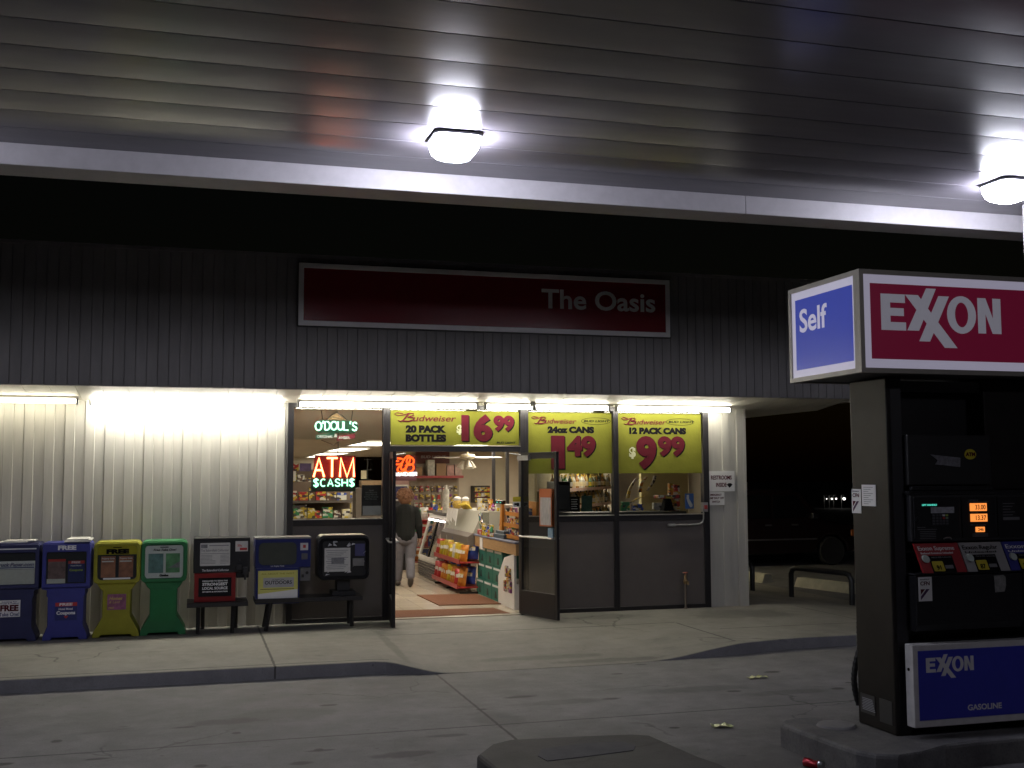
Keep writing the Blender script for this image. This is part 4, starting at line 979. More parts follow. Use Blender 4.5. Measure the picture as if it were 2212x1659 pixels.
wl = thing("wall_lamp", "wall lamp on the side of the shop facing the dark yard", "lamp", (8.2, 21.5, 2.7))
m = MB(); m.box(8.185, 8.30, 21.35, 21.65, 2.62, 2.80); m.build("housing", bronze, wl, bev=.01)
m = MB(); m.box(8.301, 8.33, 21.37, 21.63, 2.64, 2.78); m.build("lens", glow("warm_wall_lamp", (1, .88, .62), 380), wl)
van = thing("parked_van", "dark maroon van parked sideways in the unlit yard behind the hoop rails", "van", (12.6, 24.0, 0))
vm = mat("dark_maroon_car_paint", (.010, .004, .004), .3, var=.05, coat=.2)
side = [(10.2, .32), (10.15, .95), (10.4, 1.05), (10.75, 1.68), (11.2, 1.76), (13.35, 1.75), (13.55, 1.70), (14.15, 1.06), (15.0, .92), (15.15, .75), (15.15, .35), (14.75, .30), (14.70, .5), (14.5, .68), (14.2, .68), (14.0, .5), (13.95, .28), (11.55, .28), (11.5, .5), (11.3, .68), (11.0, .68), (10.8, .5), (10.75, .3)]
m = MB(); m.prism(side, 'y', 23.05, 24.85); m.build("body", vm, van, bev=.05)
vg = mat("dark_car_glass", (.006, .006, .007), .05)
for q in ([(10.85, 1.1), (10.98, 1.6), (11.85, 1.64), (11.85, 1.1)], [(11.92, 1.1), (11.92, 1.64), (12.75, 1.64), (12.75, 1.1)], [(12.82, 1.1), (12.82, 1.64), (13.4, 1.62), (13.85, 1.12)]):
    m = MB(); m.prism(q, 'y', 23.035, 23.06); m.build("window", vg, van)
m = MB(); m.quad((13.62, 23.2, 1.66), (13.62, 24.7, 1.66), (14.13, 24.7, 1.09), (14.13, 23.2, 1.09)); m.build("windscreen", vg, van).location.z += .03
for cx in (11.15, 14.35):
    for cy in (23.05, 24.65):
        wv = pivot("wheel", van, (cx, cy+.1, .33))
        m = MB(); m.M = Matrix.Rotation(rad(90), 4, 'X'); m.lathe([(.2, -.1), (.31, -.11), (.33, -.08), (.33, .08), (.31, .11), (.2, .1)], n=24); m.build("tyre", mat("tyre_rubber", (.015, .015, .015), .85), wv, loc=(0, 0, 0), smooth=True)
        m = MB(); m.M = Matrix.Rotation(rad(90), 4, 'X'); m.lathe([(.03, .09), (.2, .085), (.21, .09), (.21, -.085)], n=20); m.build("rim", galv, wv, loc=(0, 0, 0))
m = MB(); m.box(10.25, 13.95, 23.03, 23.06, .60, .635); m.build("side_trim", mat("chrome_strip", (.3, .3, .3), .3, .8), van)
for x in (12.62, 13.3):
    m = MB(); m.box(x, x+.16, 23.02, 23.06, .93, .965); m.build("door_handle", steel, van)
m = MB(); m.box(13.75, 13.9, 22.86, 23.04, 1.08, 1.22); m.build("wing_mirror", black, van, bev=.02)
m = MB(); m.box(14.85, 15.06, 23.03, 23.2, .66, .82); m.build("headlight", mat("amber_reflector", (.35, .10, .02), .2), van, bev=.02)
for i, (x, s) in enumerate(((37.05, .05), (37.4, .09), (37.7, .09), (38.25, .16))):
    L = thing("distant_street_lamp", ["faint far lamp, leftmost of the row of white dots beside the pump", "far lamp just left of centre in the row of white dots", "far lamp just right of centre in the row of white dots", "brightest far lamp, nearest the pump pillar"][i], "street lamp", (x, 60, 0), "distant lamps far behind the yard")
    m = MB(); m.cyl((x, 60.3, 0), (x, 60.3, .8), .03); m.box(x-.04, x+.04, 60.05, 60.33, .78, .82); m.build("pole", galv, L)
    m = MB(); m.lathe([(.02, -s/2), (s/2, -s/4), (s/2, s/4), (.02, s/2)], (x, 60, .58), 10); m.build("lamp", glow("distant_lamp_light", (1, .97, .9), 4), L)
# ================================================================ INSIDE THE SHOP
# ceiling troffers
room = glow("troffer_diffuser", (1, .90, .74), LAMP_ROOM)
spots_ = [(2.8, 17.85), (2.95, 22.2), (3.15, 26.6), (3.3, 30.2), (-.6, 17.9), (-.6, 22.2), (6.3, 18.0), (6.3, 22.0), (5.2, 20.6), (.9, 26.5), (4.55, 17.7)]
names_ = ["ceiling light panel nearest the window of the neon signs", "second ceiling light panel back, seen through the neon signs window", "third ceiling light panel back, seen through the neon signs window", "farthest ceiling light panel seen through the neon signs window"]
for i, (x, y) in enumerate(spots_):
    L = thing("ceiling_light", names_[i] if i < 4 else "recessed shop ceiling light hidden from the forecourt", "ceiling light", (x, y, 2.65), "lights in the shop ceiling")
    m = MB(); m.ring([(x-.31, y-1.16), (x+.31, y-1.16), (x+.31, y+1.16), (x-.31, y+1.16)], [(x-.28, y-1.13), (x+.28, y-1.13), (x+.28, y+1.13), (x-.28, y+1.13)], 'z', 2.625, 2.648); m.build("frame", white, L)
    m = MB(); m.box(x-.279, x+.279, y-1.129, y+1.129, 2.635, 2.645); m.build("diffuser", room, L)

# door mats
coir = mat("rust_coir_mat", (.16, .062, .028), .95, var=.25, scale=60, bump=.6)
m = MB(); m.prism([(3.66, 16.85), (4.62, 16.78), (4.60, 18.25), (3.62, 18.4)], 'z', W+.003, W+.016); tag(m.build("floor_mat", coir), "rust brown mat lying farther inside the shop", "mat", "rust mats inside the door")
m = MB(); m.prism([(2.67, 15.57), (4.42, 15.57), (4.36, 16.28), (3.3, 16.35), (2.67, 16.42)], 'z', W+.003, W+.016); tag(m.build("floor_mat", coir), "rust brown mat just inside the doorway threshold", "mat", "rust mats inside the door")

# neon signs in the left window
NY = 15.63
STK = {'A': [[(0, 0), (.5, 1), (1, 0)], [(.2, .36), (.8, .36)]], 'T': [[(0, 1), (1, 1)], [(.5, 1), (.5, 0)]], 'M': [[(0, 0), (.05, 1), (.5, .0), (.95, 1), (1, 0)]],
 'C': [[(.5+.5*math.cos(rad(a)), .5+.5*math.sin(rad(a))) for a in range(50, 311, 26)]], 'S': [[(.92, .82), (.75, .96), (.5, 1), (.2, .93), (.1, .75), (.25, .57), (.75, .43), (.92, .25), (.8, .06), (.5, 0), (.22, .05), (.06, .2)]],
 'H': [[(0, 0), (0, 1)], [(1, 0), (1, 1)], [(0, .5), (1, .5)]], 'O': [[(.5+.5*math.cos(rad(a)), .5+.5*math.sin(rad(a))) for a in range(0, 361, 24)]],
 'D': [[(0, 0), (0, 1), (.55, 1), (.9, .8), (1, .5), (.9, .2), (.55, 0), (0, 0)]], 'U': [[(0, 1), (0, .3), (.15, .06), (.5, 0), (.85, .06), (1, .3), (1, 1)]], 'L': [[(0, 1), (0, 0), (.9, 0)]], "'": [[(.6, 1.1), (.2, .75)]],
 'B': [[(0, 0), (0, 1), (.7, 1), (.9, .78), (.7, .53), (0, .53)], [(.7, .53), (1, .28), (.75, 0), (0, 0)]], 'W': [[(0, 1), (.25, 0), (.5, .8), (.75, 0), (1, 1)]], 'E': [[(1, 1), (0, 1), (0, 0), (1, 0)], [(0, .5), (.8, .5)]], 'I': [[(.5, 0), (.5, 1)]],
 'R': [[(0, 0), (0, 1), (.75, 1), (.95, .76), (.75, .5), (0, .5)], [(.5, .5), (1, 0)]]}
STK['$'] = STK['S']+[[(.5, -.14), (.5, 1.14)]]
def neon_text(m, t, x, z, w_, h, r, y, gap=.28, shear=0, arc=0):
    wid = {"'": .25, 'I': .3, 'M': 1.15, 'O': 1.05}
    tot = sum(wid.get(c, .85) for c in t)+gap*(len(t)-1); k = w_/tot; cx = x
    for i, c in enumerate(t):
        cw = wid.get(c, .85)*k
        up = arc*(1-((cx+cw/2-x)/w_*2-1)**2)
        for st in STK[c]: m.tube([(cx+a*cw+shear*b*h, y, z+b*h+up) for a, b in st], r, 6)
        cx += cw+gap*k
wire = mat("black_cable", (.015, .015, .015), .5)
n = thing("neon_sign", "red and green neon sign reading ATM CASH hanging in the left window", "neon sign", (1.88, NY, 1.93))
m = MB(); m.prism([(1.60, 2.08), (2.20, 2.08), (2.20, 2.40), (1.63, 2.40)], 'y', NY+.05, NY+.06); m.build("back_board", mat("dark_red_neon_board", (.045, .003, .005), .4, emit=.035, ecol=(1, .05, .07)), n)
m = MB(); m.box(1.585, 2.2, NY+.05, NY+.06, 1.90, 2.079); m.build("lower_board", mat("black_neon_board", (.012, .014, .012), .4), n)
m = MB(); neon_text(m, "ATM", 1.612, 2.105, .56, .262, .0145, NY, .22); m.build("red_tubes", glow("red_orange_neon", (1, .15, .05), 22), n)
m = MB(); neon_text(m, "$CASH$", 1.61, 1.975, .57, .10, .0095, NY, .3); m.build("green_tubes", glow("green_neon", (.34, 1, .60), 4), n)
m = MB(); m.tube([(1.95, NY+.07, 2.4), (1.96, NY+.07, 2.55), (1.955, NY+.07, 2.72)], .006, 5); m.build("cable", wire, n)
n = thing("neon_sign", "green neon beer sign reading O'DOUL'S with painted ribbon, above the ATM sign", "neon sign", (1.92, NY, 2.57))
m = MB(); m.prism([(1.70, 2.90), (2.12, 2.89), (2.24, 2.82), (2.18, 2.72), (1.68, 2.72), (1.62, 2.82)], 'y', NY+.05, NY+.06); m.build("back_board", mat("dark_green_sign_board", (.015, .06, .03), .5), n)
m = MB(); m.prism([(1.80, 2.91), (1.86, 2.965), (1.93, 3.0), (1.97, 2.96), (2.06, 2.905)], 'y', NY+.045, NY+.052); m.build("crest", mat("tan_crest", (.3, .16, .07), .5, var=.5, scale=20), n)
m = MB(); m.tube([(1.79, NY+.04, 2.905), (1.86, NY+.04, 2.975), (1.93, NY+.04, 3.01), (2.0, NY+.04, 2.97), (2.08, NY+.04, 2.90)], .006, 5); m.build("crest_outline", wire, n)
m = MB(); neon_text(m, "O'DOUL'S", 1.63, 2.75, .58, .115, .0105, NY, .16, arc=.012); m.build("green_tubes", glow("pale_green_neon", (.5, 1, .74), 4), n)
m = MB(); m.prism([(1.64, 2.625), (1.90, 2.665), (1.90, 2.725), (1.64, 2.69)], 'y', NY+.03, NY+.035); m.build("ribbon", mat("green_ribbon", (.02, .09, .05), .5), n)
m = MB(); m.prism([(1.93, 2.61), (2.19, 2.645), (2.19, 2.71), (1.93, 2.675)], 'y', NY+.03, NY+.035); m.build("ribbon", mat("crimson_ribbon", (.22, .02, .04), .5), n)
m = MB(); m.M = Matrix.Rotation(0, 4, 'Y'); m.text("ORIGINAL", 1.655, 2.65, .036, NY+.026, w=.225, bold=.03); m.text("&", 1.895, 2.655, .05, NY+.026, bold=.02); m.text("AMBER", 1.955, 2.635, .036, NY+.026, w=.16, bold=.03); m.build("lettering", white_ink, n)
m = MB()
for a, b in (((1.74, 2.9), (1.71, 3.08)), ((2.14, 2.9), (2.16, 3.08)), ((1.72, 2.62), (1.90, 2.55)), ((1.90, 2.55), (1.96, 2.60))): m.tube([(a[0], NY+.07, a[1]), (b[0], NY+.07, b[1])], .005, 5)
m.build("cable", wire, n)
p = thing("window_notice", "black recycling notice with a pale strip in the lower corner of the left window", "notice", (2.42, 15.56, 1.56))
m = MB(); m.box(2.27, 2.545, 15.55, 15.555, 1.565, 1.99); m.build("sheet", mat("black_notice", (.012, .011, .012), .5), p)
m = MB(); m.box(2.285, 2.54, 15.544, 15.549, 1.57, 1.70); m.build("strip", mat("lilac_white_strip", (.42, .41, .44), .6), p)
m = MB()
for t, z in (("GLASS", 1.905), ("RECYCLE IT'S", 1.875), ("GOOD FOR THE", 1.845), ("BOTTLE. IT'S GOOD", 1.815), ("FOR THE CAN.", 1.785)): m.text(t, 2.405, z, .018, 15.547, w=min(.2, len(t)*.0135), al='C', bold=.02)
m.build("lettering", mat("dim_grey_ink", (.16, .16, .17), .5), p)

# door stickers and hours poster (part of the door leaf they are stuck to)
def on_door(name, s0, s1, z0, z1, mt, yy=-.026):
    m = MB(); m.box(-s1, -s0, yy-.003, yy, z0, z1); return m.build(name, mt, door_right, loc=(0, 0, 0))
on_door("orange_poster", .53, .83, 1.28, 1.80, mat("orange_poster_ink", (.40, .10, .025), .5), .034)
on_door("orange_poster", .53, .83, 1.28, 1.80, mat("orange_poster_ink", (.40, .10, .025), .5), -.008)
on_door("poster_sheet", .555, .81, 1.30, 1.68, mat("striped_price_sheet", (.42, .40, .40), .6, var=.35, scale=3, stretch=(18, 1, 3)), -.012)
on_door("poster_sheet", .555, .81, 1.30, 1.68, mat("striped_price_sheet", (.42, .40, .40), .6), .037)
on_door("blue_sticker", .70, .82, 1.10, 1.26, mat("pale_blue_sticker", (.22, .33, .45), .5, var=.3, scale=20), -.008)
on_door("blue_sticker", .70, .82, 1.10, 1.26, mat("pale_blue_sticker", (.22, .33, .45), .5), .011)
p = thing("age_notice", "small yellow and white notice on the right doorpost", "notice", (4.58, 15.43, 1.68))
m = MB(); m.box(4.42, 4.535, 15.40, 15.404, 1.66, 1.74); m.build("sheet", white, p); m = MB(); m.box(4.42, 4.535, 15.40, 15.404, 1.741, 1.81); m.build("top_band", mat("yellow_sticker", (.55, .45, .02), .5), p)
m = MB(); m.box(4.44, 4.50, 15.396, 15.399, 1.69, 1.72); m.prism(rr(4.475, 4.515, 1.675, 1.725, .015), 'y', 15.395, 15.398); m.build("figure_mark", ink, p)

# neon script sign hanging inside
n = thing("neon_sign", "orange looping neon beer sign with a small crown, hanging inside the doorway", "neon sign", (3.86, 21, 2.1))
m = MB(); m.box(3.70, 4.12, 21.06, 21.07, 2.02, 2.50); m.build("back_board", mat("plum_neon_board", (.12, .04, .05), .6), n)
m = MB()
def loop(cx, cz, rx, rz, a0, a1, rot=0):
    P = []
    for k in range(21):
        a = rad(a0+(a1-a0)*k/20); x, z = rx*math.cos(a), rz*math.sin(a); c, s = math.cos(rot), math.sin(rot)
        P.append((cx+x*c-z*s, 21.0, cz+x*s+z*c))
    return P
for lp in (loop(3.76, 2.385, .10, .055, 0, 330, .2), loop(3.90, 2.36, .06, .15, 60, 420, -.5), loop(3.99, 2.39, .07, .075, -60, 280), loop(3.97, 2.26, .09, .075, -200, 130, .3), loop(3.83, 2.25, .09, .06, 60, 380, .5), loop(3.74, 2.42, .06, .03, 0, 300)): m.tube(lp, .017, 6)
m.build("orange_tubes", glow("orange_neon", (1, .10, .015), 2.2), n)
m = MB(); neon_text(m, "BUDWEISER", 3.66, 2.115, .46, .06, .010, 21.0, .3); m.build("white_tubes", glow("white_neon", (1, .95, .92), 2.6), n)
m = MB(); m.prism([(3.88, 2.52), (4.0, 2.52), (4.02, 2.6), (3.97, 2.56), (3.94, 2.61), (3.91, 2.56), (3.86, 2.6)], 'y', 20.98, 21.02); m.build("crown", mat("pale_green_crown", (.35, .4, .2), .5), n)

# generic goods -------------------------------------------------------------
PAL = [(.40, .03, .03), (.42, .30, .02), (.03, .06, .30), (.03, .20, .08), (.45, .16, .02), (.40, .38, .34), (.22, .05, .20), (.10, .05, .03), (.5, .42, .25)]
PN = ["red", "yellow", "blue", "green", "orange", "white", "purple", "brown", "cream"]
def goods(name, col, sc):
    """printed packaging: patches of a second and third ink over the main colour"""
    m = mat(name, col, .4, var=.3, scale=20); g = G(m); p = g.n["Principled BSDF"]
    tc = g.n.new("ShaderNodeTexCoord"); mp = g.n.new("ShaderNodeMapping"); mp.inputs["Scale"].default_value = (1, 1, 1.7); g.l.new(tc.outputs["Object"], mp.inputs[0])
    vo = g.n.new("ShaderNodeTexVoronoi"); vo.distance = 'CHEBYCHEV'; vo.inputs["Scale"].default_value = sc; g.l.new(mp.outputs[0], vo.inputs["Vector"])
    sp = g.n.new("ShaderNodeSeparateColor"); g.l.new(vo.outputs["Color"], sp.inputs[0])
    base = p.inputs["Base Color"].links[0].from_socket
    c = g.mix(g.math('GREATER_THAN', sp.outputs[0], .72), base, (.55, .52, .46))
    c = g.mix(g.math('GREATER_THAN', sp.outputs[1], .80), c, (.05, .035, .04))
    c = g.mix(g.math('GREATER_THAN', sp.outputs[2], .84), c, (.5, .36, .04))
    g.l.new(c, p.inputs["Base Color"]); return m
gm = [goods("goods_"+n_, c_, 17) for n_, c_ in zip(PN, PAL)]
def bag_mesh(mt, w_=.17, h_=.24, d_=.07, sd=0):
    """a plump crimped foil bag, base at origin, front facing -x"""
    rg = random.Random(sd); m = MB(); nu, nv = 7, 8; vs = []
    for side in (-1, 1):
        for j in range(nv):
            v = j/(nv-1)
            for i in range(nu):
                u = i/(nu-1); b = (math.sin(math.pi*u)**.6)*(math.sin(math.pi*v)**.55)
                vs.append((side*(b*d_/2+.001)+rg.uniform(-.004, .004)*b, (u-.5)*w_*(1-.06*math.sin(math.pi*v)), v*h_))
    N = nu*nv; fs = []
    for s in (0, 1):
        for j in range(nv-1):
            for i in range(nu-1):
                a = s*N+j*nu+i; f = (a, a+1, a+nu+1, a+nu); fs.append(f if s else f[::-1])
    bd = list(range(nu))+[j*nu+nu-1 for j in range(1, nv)]+[(nv-1)*nu+i for i in range(nu-2, -1, -1)]+[j*nu for j in range(nv-2, 0, -1)]
    fs += [(bd[i], bd[(i+1) % len(bd)], bd[(i+1) % len(bd)]+N, bd[i]+N) for i in range(len(bd))]
    m.add(vs, fs)
    m.cur = 1; m.add([(-d_/2-.001, -.05, h_*.45), (-d_/2-.001, .05, h_*.45), (-d_/2-.003, .05, h_*.66), (-d_/2-.003, -.05, h_*.66)], [(0, 1, 2, 3)])
    return m
foilm = [mat("foil_bag_"+n_, c_, .28, .15, var=.35, scale=12) for n_, c_ in zip(PN, PAL)]
protos = {}
def bag(ci, x, y, z, rz, ry, label, group, k=1.0):
    key = ci
    if key not in protos:
        o = bag_mesh(foilm[ci], sd=ci).build("snack_bag", [foilm[ci], gm[5] if ci in (0, 2, 4) else gm[0]], smooth=True); protos[key] = o
        COL.objects.unlink(o)
    o = protos[key].copy(); COL.objects.link(o); o.location = (x, y, z); o.rotation_euler = (0, ry, rz); o.scale = (k, k, k)
    return tag(o, label, "snack bag", group)

# sales counter near the door with stacked green cartons below
ct = thing("sales_counter", "oak fronted sales counter on the right inside the doorway", "counter", (5.0, 17.4, W))
m = MB(); m.box(4.62, 5.4, 15.95, 18.5, .93, 1.10); m.build("counter_front", wood, ct, bev=.004)
m = MB(); m.box(4.60, 5.42, 15.94, 18.52, 1.101, 1.13); m.build("counter_top", mat("blue_grey_laminate", (.16, .18, .26), .4), ct, bev=.004)
m = MB(); m.box(5.0, 5.38, 15.97, 18.4, W, .93); m.build("counter_base", mat("dark_counter_base", (.05, .045, .04), .6), ct)
m = MB(); m.box(4.612, 4.619, 17.9, 18.08, .905, 1.09); m.build("notice", white_ink, ct)
green_c = mat("green_carton", (.03, .17, .13), .45, var=.12, scale=6)
def carton(label, x0, x1, y0, y1, z0, z1, mark=True):
    c = thing("drink_carton", label, "carton", ((x0+x1)/2, (y0+y1)/2, z0), "green drink cartons under the counter")
    m = MB(); m.box(x0, x1, y0, y1, z0, z1); m.build("box", green_c, c, bev=.006)
    m = MB(); m.box(x0-.004, x0-.0005, y0+.05, y1-.05, z1-.045, z1-.012); m.build("handle_slot", white_ink, c)
    m = MB(); yc = (y0+y1)/2; zc = z0+(z1-z0)*.35; m.prism([(yc-.06, zc-.05), (yc+.06, zc-.05), (yc+.02, zc+.06), (yc-.02, zc+.06)], 'x', x0-.004, x0-.0005); m.build("bottle_print", mat("carton_print_green", (.03, .03, .025), .5), c)
    return c
rowN = ["bottom row", "second row up", "third row up"]
for r_ in range(3):
    for k in range(3):
        y0 = 16.98+.5*k
        carton("green drink carton in the %s under the counter, %s from the door" % (rowN[r_], ["nearest", "second", "farthest"][k]), 4.655+.02*r_, 4.97, y0+.005, y0+.492, W+.002+.262*r_, W+.26+.262*r_)
c = carton("large green drink carton with a round purple badge on top of the stack", 4.70, 4.98, 16.7, 17.45, W+.79, W+.795)
bpy.data.objects.remove(c.children[0]); 
for ch in list(c.children): bpy.data.objects.remove(ch)
bpy.data.objects.remove(c)

# white slanted sweets bin at the counter end
b_ = thing("display_bin", "white slant sided display bin of sweets at the counter end by the right door", "display bin", (4.72, 16.4, W))
m = MB(); m.prism([(16.05, W), (16.95, W), (16.95, .55), (16.6, .86), (16.05, .95)], 'x', 4.62, 4.66); m.build("side_panel", white, b_, bev=.004)
m = MB(); m.box(4.662, 5.0, 16.05, 16.9, W, .5); m.build("bin_body", white, b_)
for k, (y, z, ci) in enumerate(((16.15, .36, 6), (16.28, .40, 4), (16.42, .36, 0), (16.2, .55, 4), (16.35, .58, 6))):
    o = MB(); o.box(4.585, 4.618, y, y+.10, z, z+.17); tag(o.build("sweet_packet", gm[ci], bev=.008), "%s sweet packet hanging on the white bin, %s from the door" % (PN[ci], ORD[k]), "packet", "sweet packets on the white display bin")

# snack rack with two sloping shelves
rk = thing("snack_rack", "black and red wire snack rack full of foil bags before the counter", "rack", (4.6, 19.3, W))
redw = mat("red_wire_shelf", (.32, .03, .03), .4)
for (z, xo) in ((.66, 4.34), (.25, 4.30)):
    m = MB(); m.box(xo, 4.78, 18.35, 20.4, z-.02, z); m.box(xo-.012, xo, 18.35, 20.4, z-.03, z+.045); m.build("shelf", redw, rk)
for y in (18.38, 19.4, 20.37):
    m = MB(); m.box(4.74, 4.78, y-.02, y+.02, W, .98); m.box(4.34, 4.78, y-.02, y+.02, W, W+.035); m.build("upright", black, rk)
rg = random.Random(11)
top_c = [0, 0, 1, 3, 1, 1, 0, 1, 1, 5, 1, 1, 4]; back_c = [2, 2, 5, 2, 2, 2, 5, 2, 2, 2, 2, 5, 2]; low_c = [0, 0, 0, 4, 4, 4, 4, 1, 4, 4, 4, 0, 4]
def side_word(k, n): return "%s from the far end" % ORD[k] if k < n/2 else "%s from the near end" % ORD[n-1-k]
for k in range(13):
    y = 20.3-.152*k
    bag(top_c[k], 4.42, y, .665, .75+rg.uniform(-.4, .4), .2, "%s foil bag at the front of the upper rack shelf, %s" % (PN[top_c[k]], side_word(k, 13)), "snack bags on the rack", rg.uniform(1.1, 1.3))
    bag(back_c[k], 4.58, y, .70, .8+rg.uniform(-.3, .3), .12, "%s foil bag at the back of the upper rack shelf, %s" % (PN[back_c[k]], side_word(k, 13)), "snack bags on the rack", rg.uniform(1.2, 1.4))
    bag(low_c[k], 4.39, y, .255, .75+rg.uniform(-.35, .35), .2, "%s foil bag at the front of the lower rack shelf, %s" % (PN[low_c[k]], side_word(k, 13)), "snack bags on the rack", rg.uniform(1.1, 1.3))
    bag([2, 0, 2, 4][k % 4], 4.55, y, .285, .8+rg.uniform(-.3, .3), .12, "%s foil bag at the back of the lower rack shelf, %s" % (PN[[2, 0, 2, 4][k % 4]], side_word(k, 13)), "snack bags on the rack", 1.2)

# chilled display case
cs = thing("chiller_case", "white framed chilled display case with sloping glass doors and dark grille", "display case", (4.7, 21.4, W))
fw = mat("off_white_case_frame", (.52, .49, .44), .45)
MX = lambda y0, y1, a, b: [(4.42, .5), (4.64, 1.32)]
def slab(y0, y1, t0, t1, th, off=0):
    x0, z0 = 4.40+.24*t0+off, .48+.86*t0; x1, z1 = 4.40+.24*t1+off, .48+.86*t1
    return [(x0, y0, z0), (x1, y0, z1), (x1, y1, z1), (x0, y1, z0), (x0+th, y0, z0), (x1+th, y0, z1), (x1+th, y1, z1), (x0+th, y1, z0)]
HF = [(3, 2, 1, 0), (4, 5, 6, 7), (0, 1, 5, 4), (1, 2, 6, 5), (2, 3, 7, 6), (3, 0, 4, 7)]
m = MB()
for (a, b, c, d) in ((20.62, 20.72, 0, 1), (22.2, 22.3, 0, 1), (20.72, 22.2, 0, .07), (20.72, 22.2, .93, 1)): m.add(slab(a, b, c, d, .04), HF)
m.build("door_frame", fw, cs)
m = MB(); m.add(slab(21.40, 21.50, .07, .93, .035, .003), HF); m.build("mullion", blackg, cs)
m = MB(); m.add(slab(20.72, 22.2, .07, .93, .006, .02), HF); m.build("pane", pane_m, cs)
m = MB(); m.box(4.42, 5.2, 20.61, 22.32, W, .14); m.prism([(4.44, .14), (4.41, .47), (5.2, .47), (5.2, .14)], 'y', 20.63, 22.3); m.prism([(4.66, .48), (4.72, 1.36), (5.2, 1.36), (5.2, .48)], 'y', 22.2, 22.31)
m.prism([(4.44, .48), (4.66, 1.36), (5.2, 1.36), (5.2, .48)], 'y', 20.60, 20.62); m.build("case_body", fw, cs)
m = MB(); m.cyl((4.60, 20.74, 1.24), (4.60, 22.18, 1.24), .012); m.build("case_lamp", glow("cool_case_lamp", (1, .9, .88), 14), cs)
m = MB(); m.box(4.7, 5.2, 20.62, 22.2, .48, 1.34); m.build("case_inside", mat("pinkish_case_inside", (.36, .26, .25), .6, var=.5, scale=5), cs)
m = MB()
for k in range(6): m.tube([(4.41, 20.68, .17+.05*k), (4.41, 22.28, .17+.05*k)], .02, 6)
m.build("grille", mat("brown_grille", (.06, .05, .045), .5), cs)
m = MB(); m.box(4.60, 5.22, 20.5, 22.4, 1.362, 1.41); m.build("case_top", mat("grey_brown_top", (.10, .09, .085), .5), cs, bev=.006)
for i, (y, z, ci) in enumerate(((20.95, .62, 6), (21.15, .75, 5), (21.2, .55, 6), (21.7, .6, 8), (21.9, .85, 5), (21.0, .95, 8))):
    m = MB(); m.box(4.62+(z-.5)*.1, 4.695, y, y+.2, z, z+.13); tag(m.build("chilled_pack", gm[ci], bev=.01), "%s pack inside the chilled case, %s from the bottom left" % (PN[ci], ORD[i]), "food pack", "packs in the chilled case")
# grey hood and slanted partition beside the case
h_ = thing("counter_hood", "grey green slanted hood with a brown ribbed awning beside the chilled case", "hood", (4.9, 19.2, .9))
m = MB(); m.prism([(4.60, 1.14), (4.78, 1.5), (5.2, 1.5), (5.2, 1.14)], 'y', 18.5, 20.58); m.build("hood_slope", mat("grey_green_laminate", (.30, .29, .235), .6, var=.05), h_)
m = MB(); m.prism([(4.50, .90), (4.50, 1.08), (4.58, 1.14), (5.2, 1.14), (5.2, .90)], 'y', 18.45, 20.58); m.build("awning", mat("brown_ribbed_awning", (.12, .10, .085), .6, var=.1), h_, bev=.01)
m = MB(); m.box(4.46, 4.9, 18.6, 20.5, .80, .86); m.build("lower_tray", mat("grey_tray", (.22, .21, .2), .5), h_, bev=.006)

# things on top of the case and counter
def simple(name, label, cat, m, mt, smooth=False, bev=0, group=None): return tag(m.build(name, mt, smooth=smooth, bev=bev), label, cat, group)
m = MB(); m.cyl((4.62, 20.7, 1.41), (4.62, 20.7, 1.85), .065); m.cyl((4.62, 20.7, 1.85), (4.62, 20.7, 1.93), .03)
simple("cup_dispenser", "tall white printed dispenser with a red top on the chilled case", "dispenser", m, mat("white_print_can", (.5, .48, .42), .5, var=.35, scale=18), True)
for i, (y, x) in enumerate(((20.35, 4.76), (19.95, 4.82))):
    b = thing("glass_jar", "round jar of yellow sweets with a pale lid, %s on the hood" % ("left one" if i == 0 else "right one"), "jar", (x, y, 1.5), "jars of yellow sweets on the hood")
    m = MB(); m.lathe([(.05, 0), (.09, .04), (.095, .1), (.06, .15)], (x, y, 1.501), 14); m.build("jar", mat("yellow_sweets", (.5, .33, .06), .4, var=.3, scale=30), b, smooth=True)
    m = MB(); m.lathe([(.065, .151), (.075, .19), (.04, .22), (.0, .225)], (x, y, 1.501), 14); m.build("lid", white, b, smooth=True)
for k in range(6):
    m = MB(); y = 19.55+.05*k; m.tube([(4.84, y, 1.512), (4.80, y+.01, 1.56+.01*k), (4.74, y+.03, 1.60), (4.66, y+.05, 1.58)], [.012, .022, .022, .008], 6)
    simple("banana", "yellow banana in the bunch on the hood, %s from the right" % ORD[k], "banana", m, mat("banana_skin", (.52, .38, .04), .45), True, 0, "bunch of bananas")
m = MB(); m.add([(4.58, 19.5+.12*k, 1.52-.0*k) for k in range(8)]+[(4.53+.03*(k % 2), 19.5+.12*k, 1.22+.07*((k*37) % 5)/2) for k in range(8)], [(k, k+1, k+9, k+8) for k in range(7)])
o = simple("white_cloth", "white cloth hanging over the hood edge below the bananas", "cloth", m, white); sd_ = o.modifiers.new("thickness", 'SOLIDIFY'); sd_.thickness = .01
m = MB(); m.box(4.62, 4.80, 18.0, 18.28, 1.131, 1.22); simple("red_tub", "red tub of lighters on the counter near the hood", "tub", m, gm[0], bev=.01)
rg = random.Random(5)
for k in range(8):
    y = 18.02+.033*k; m = MB(); m.cyl((4.66+.01*(k % 3), y, 1.221), (4.64, y+rg.uniform(-.06, .06), 1.40+rg.uniform(0, .12)), .008, n=6); simple("pen", "%s pen standing in the red tub" % PN[[2, 5, 3, 7][k % 4]], "pen", m, gm[[2, 5, 3, 7][k % 4]], False, 0, "pens in the red tub")
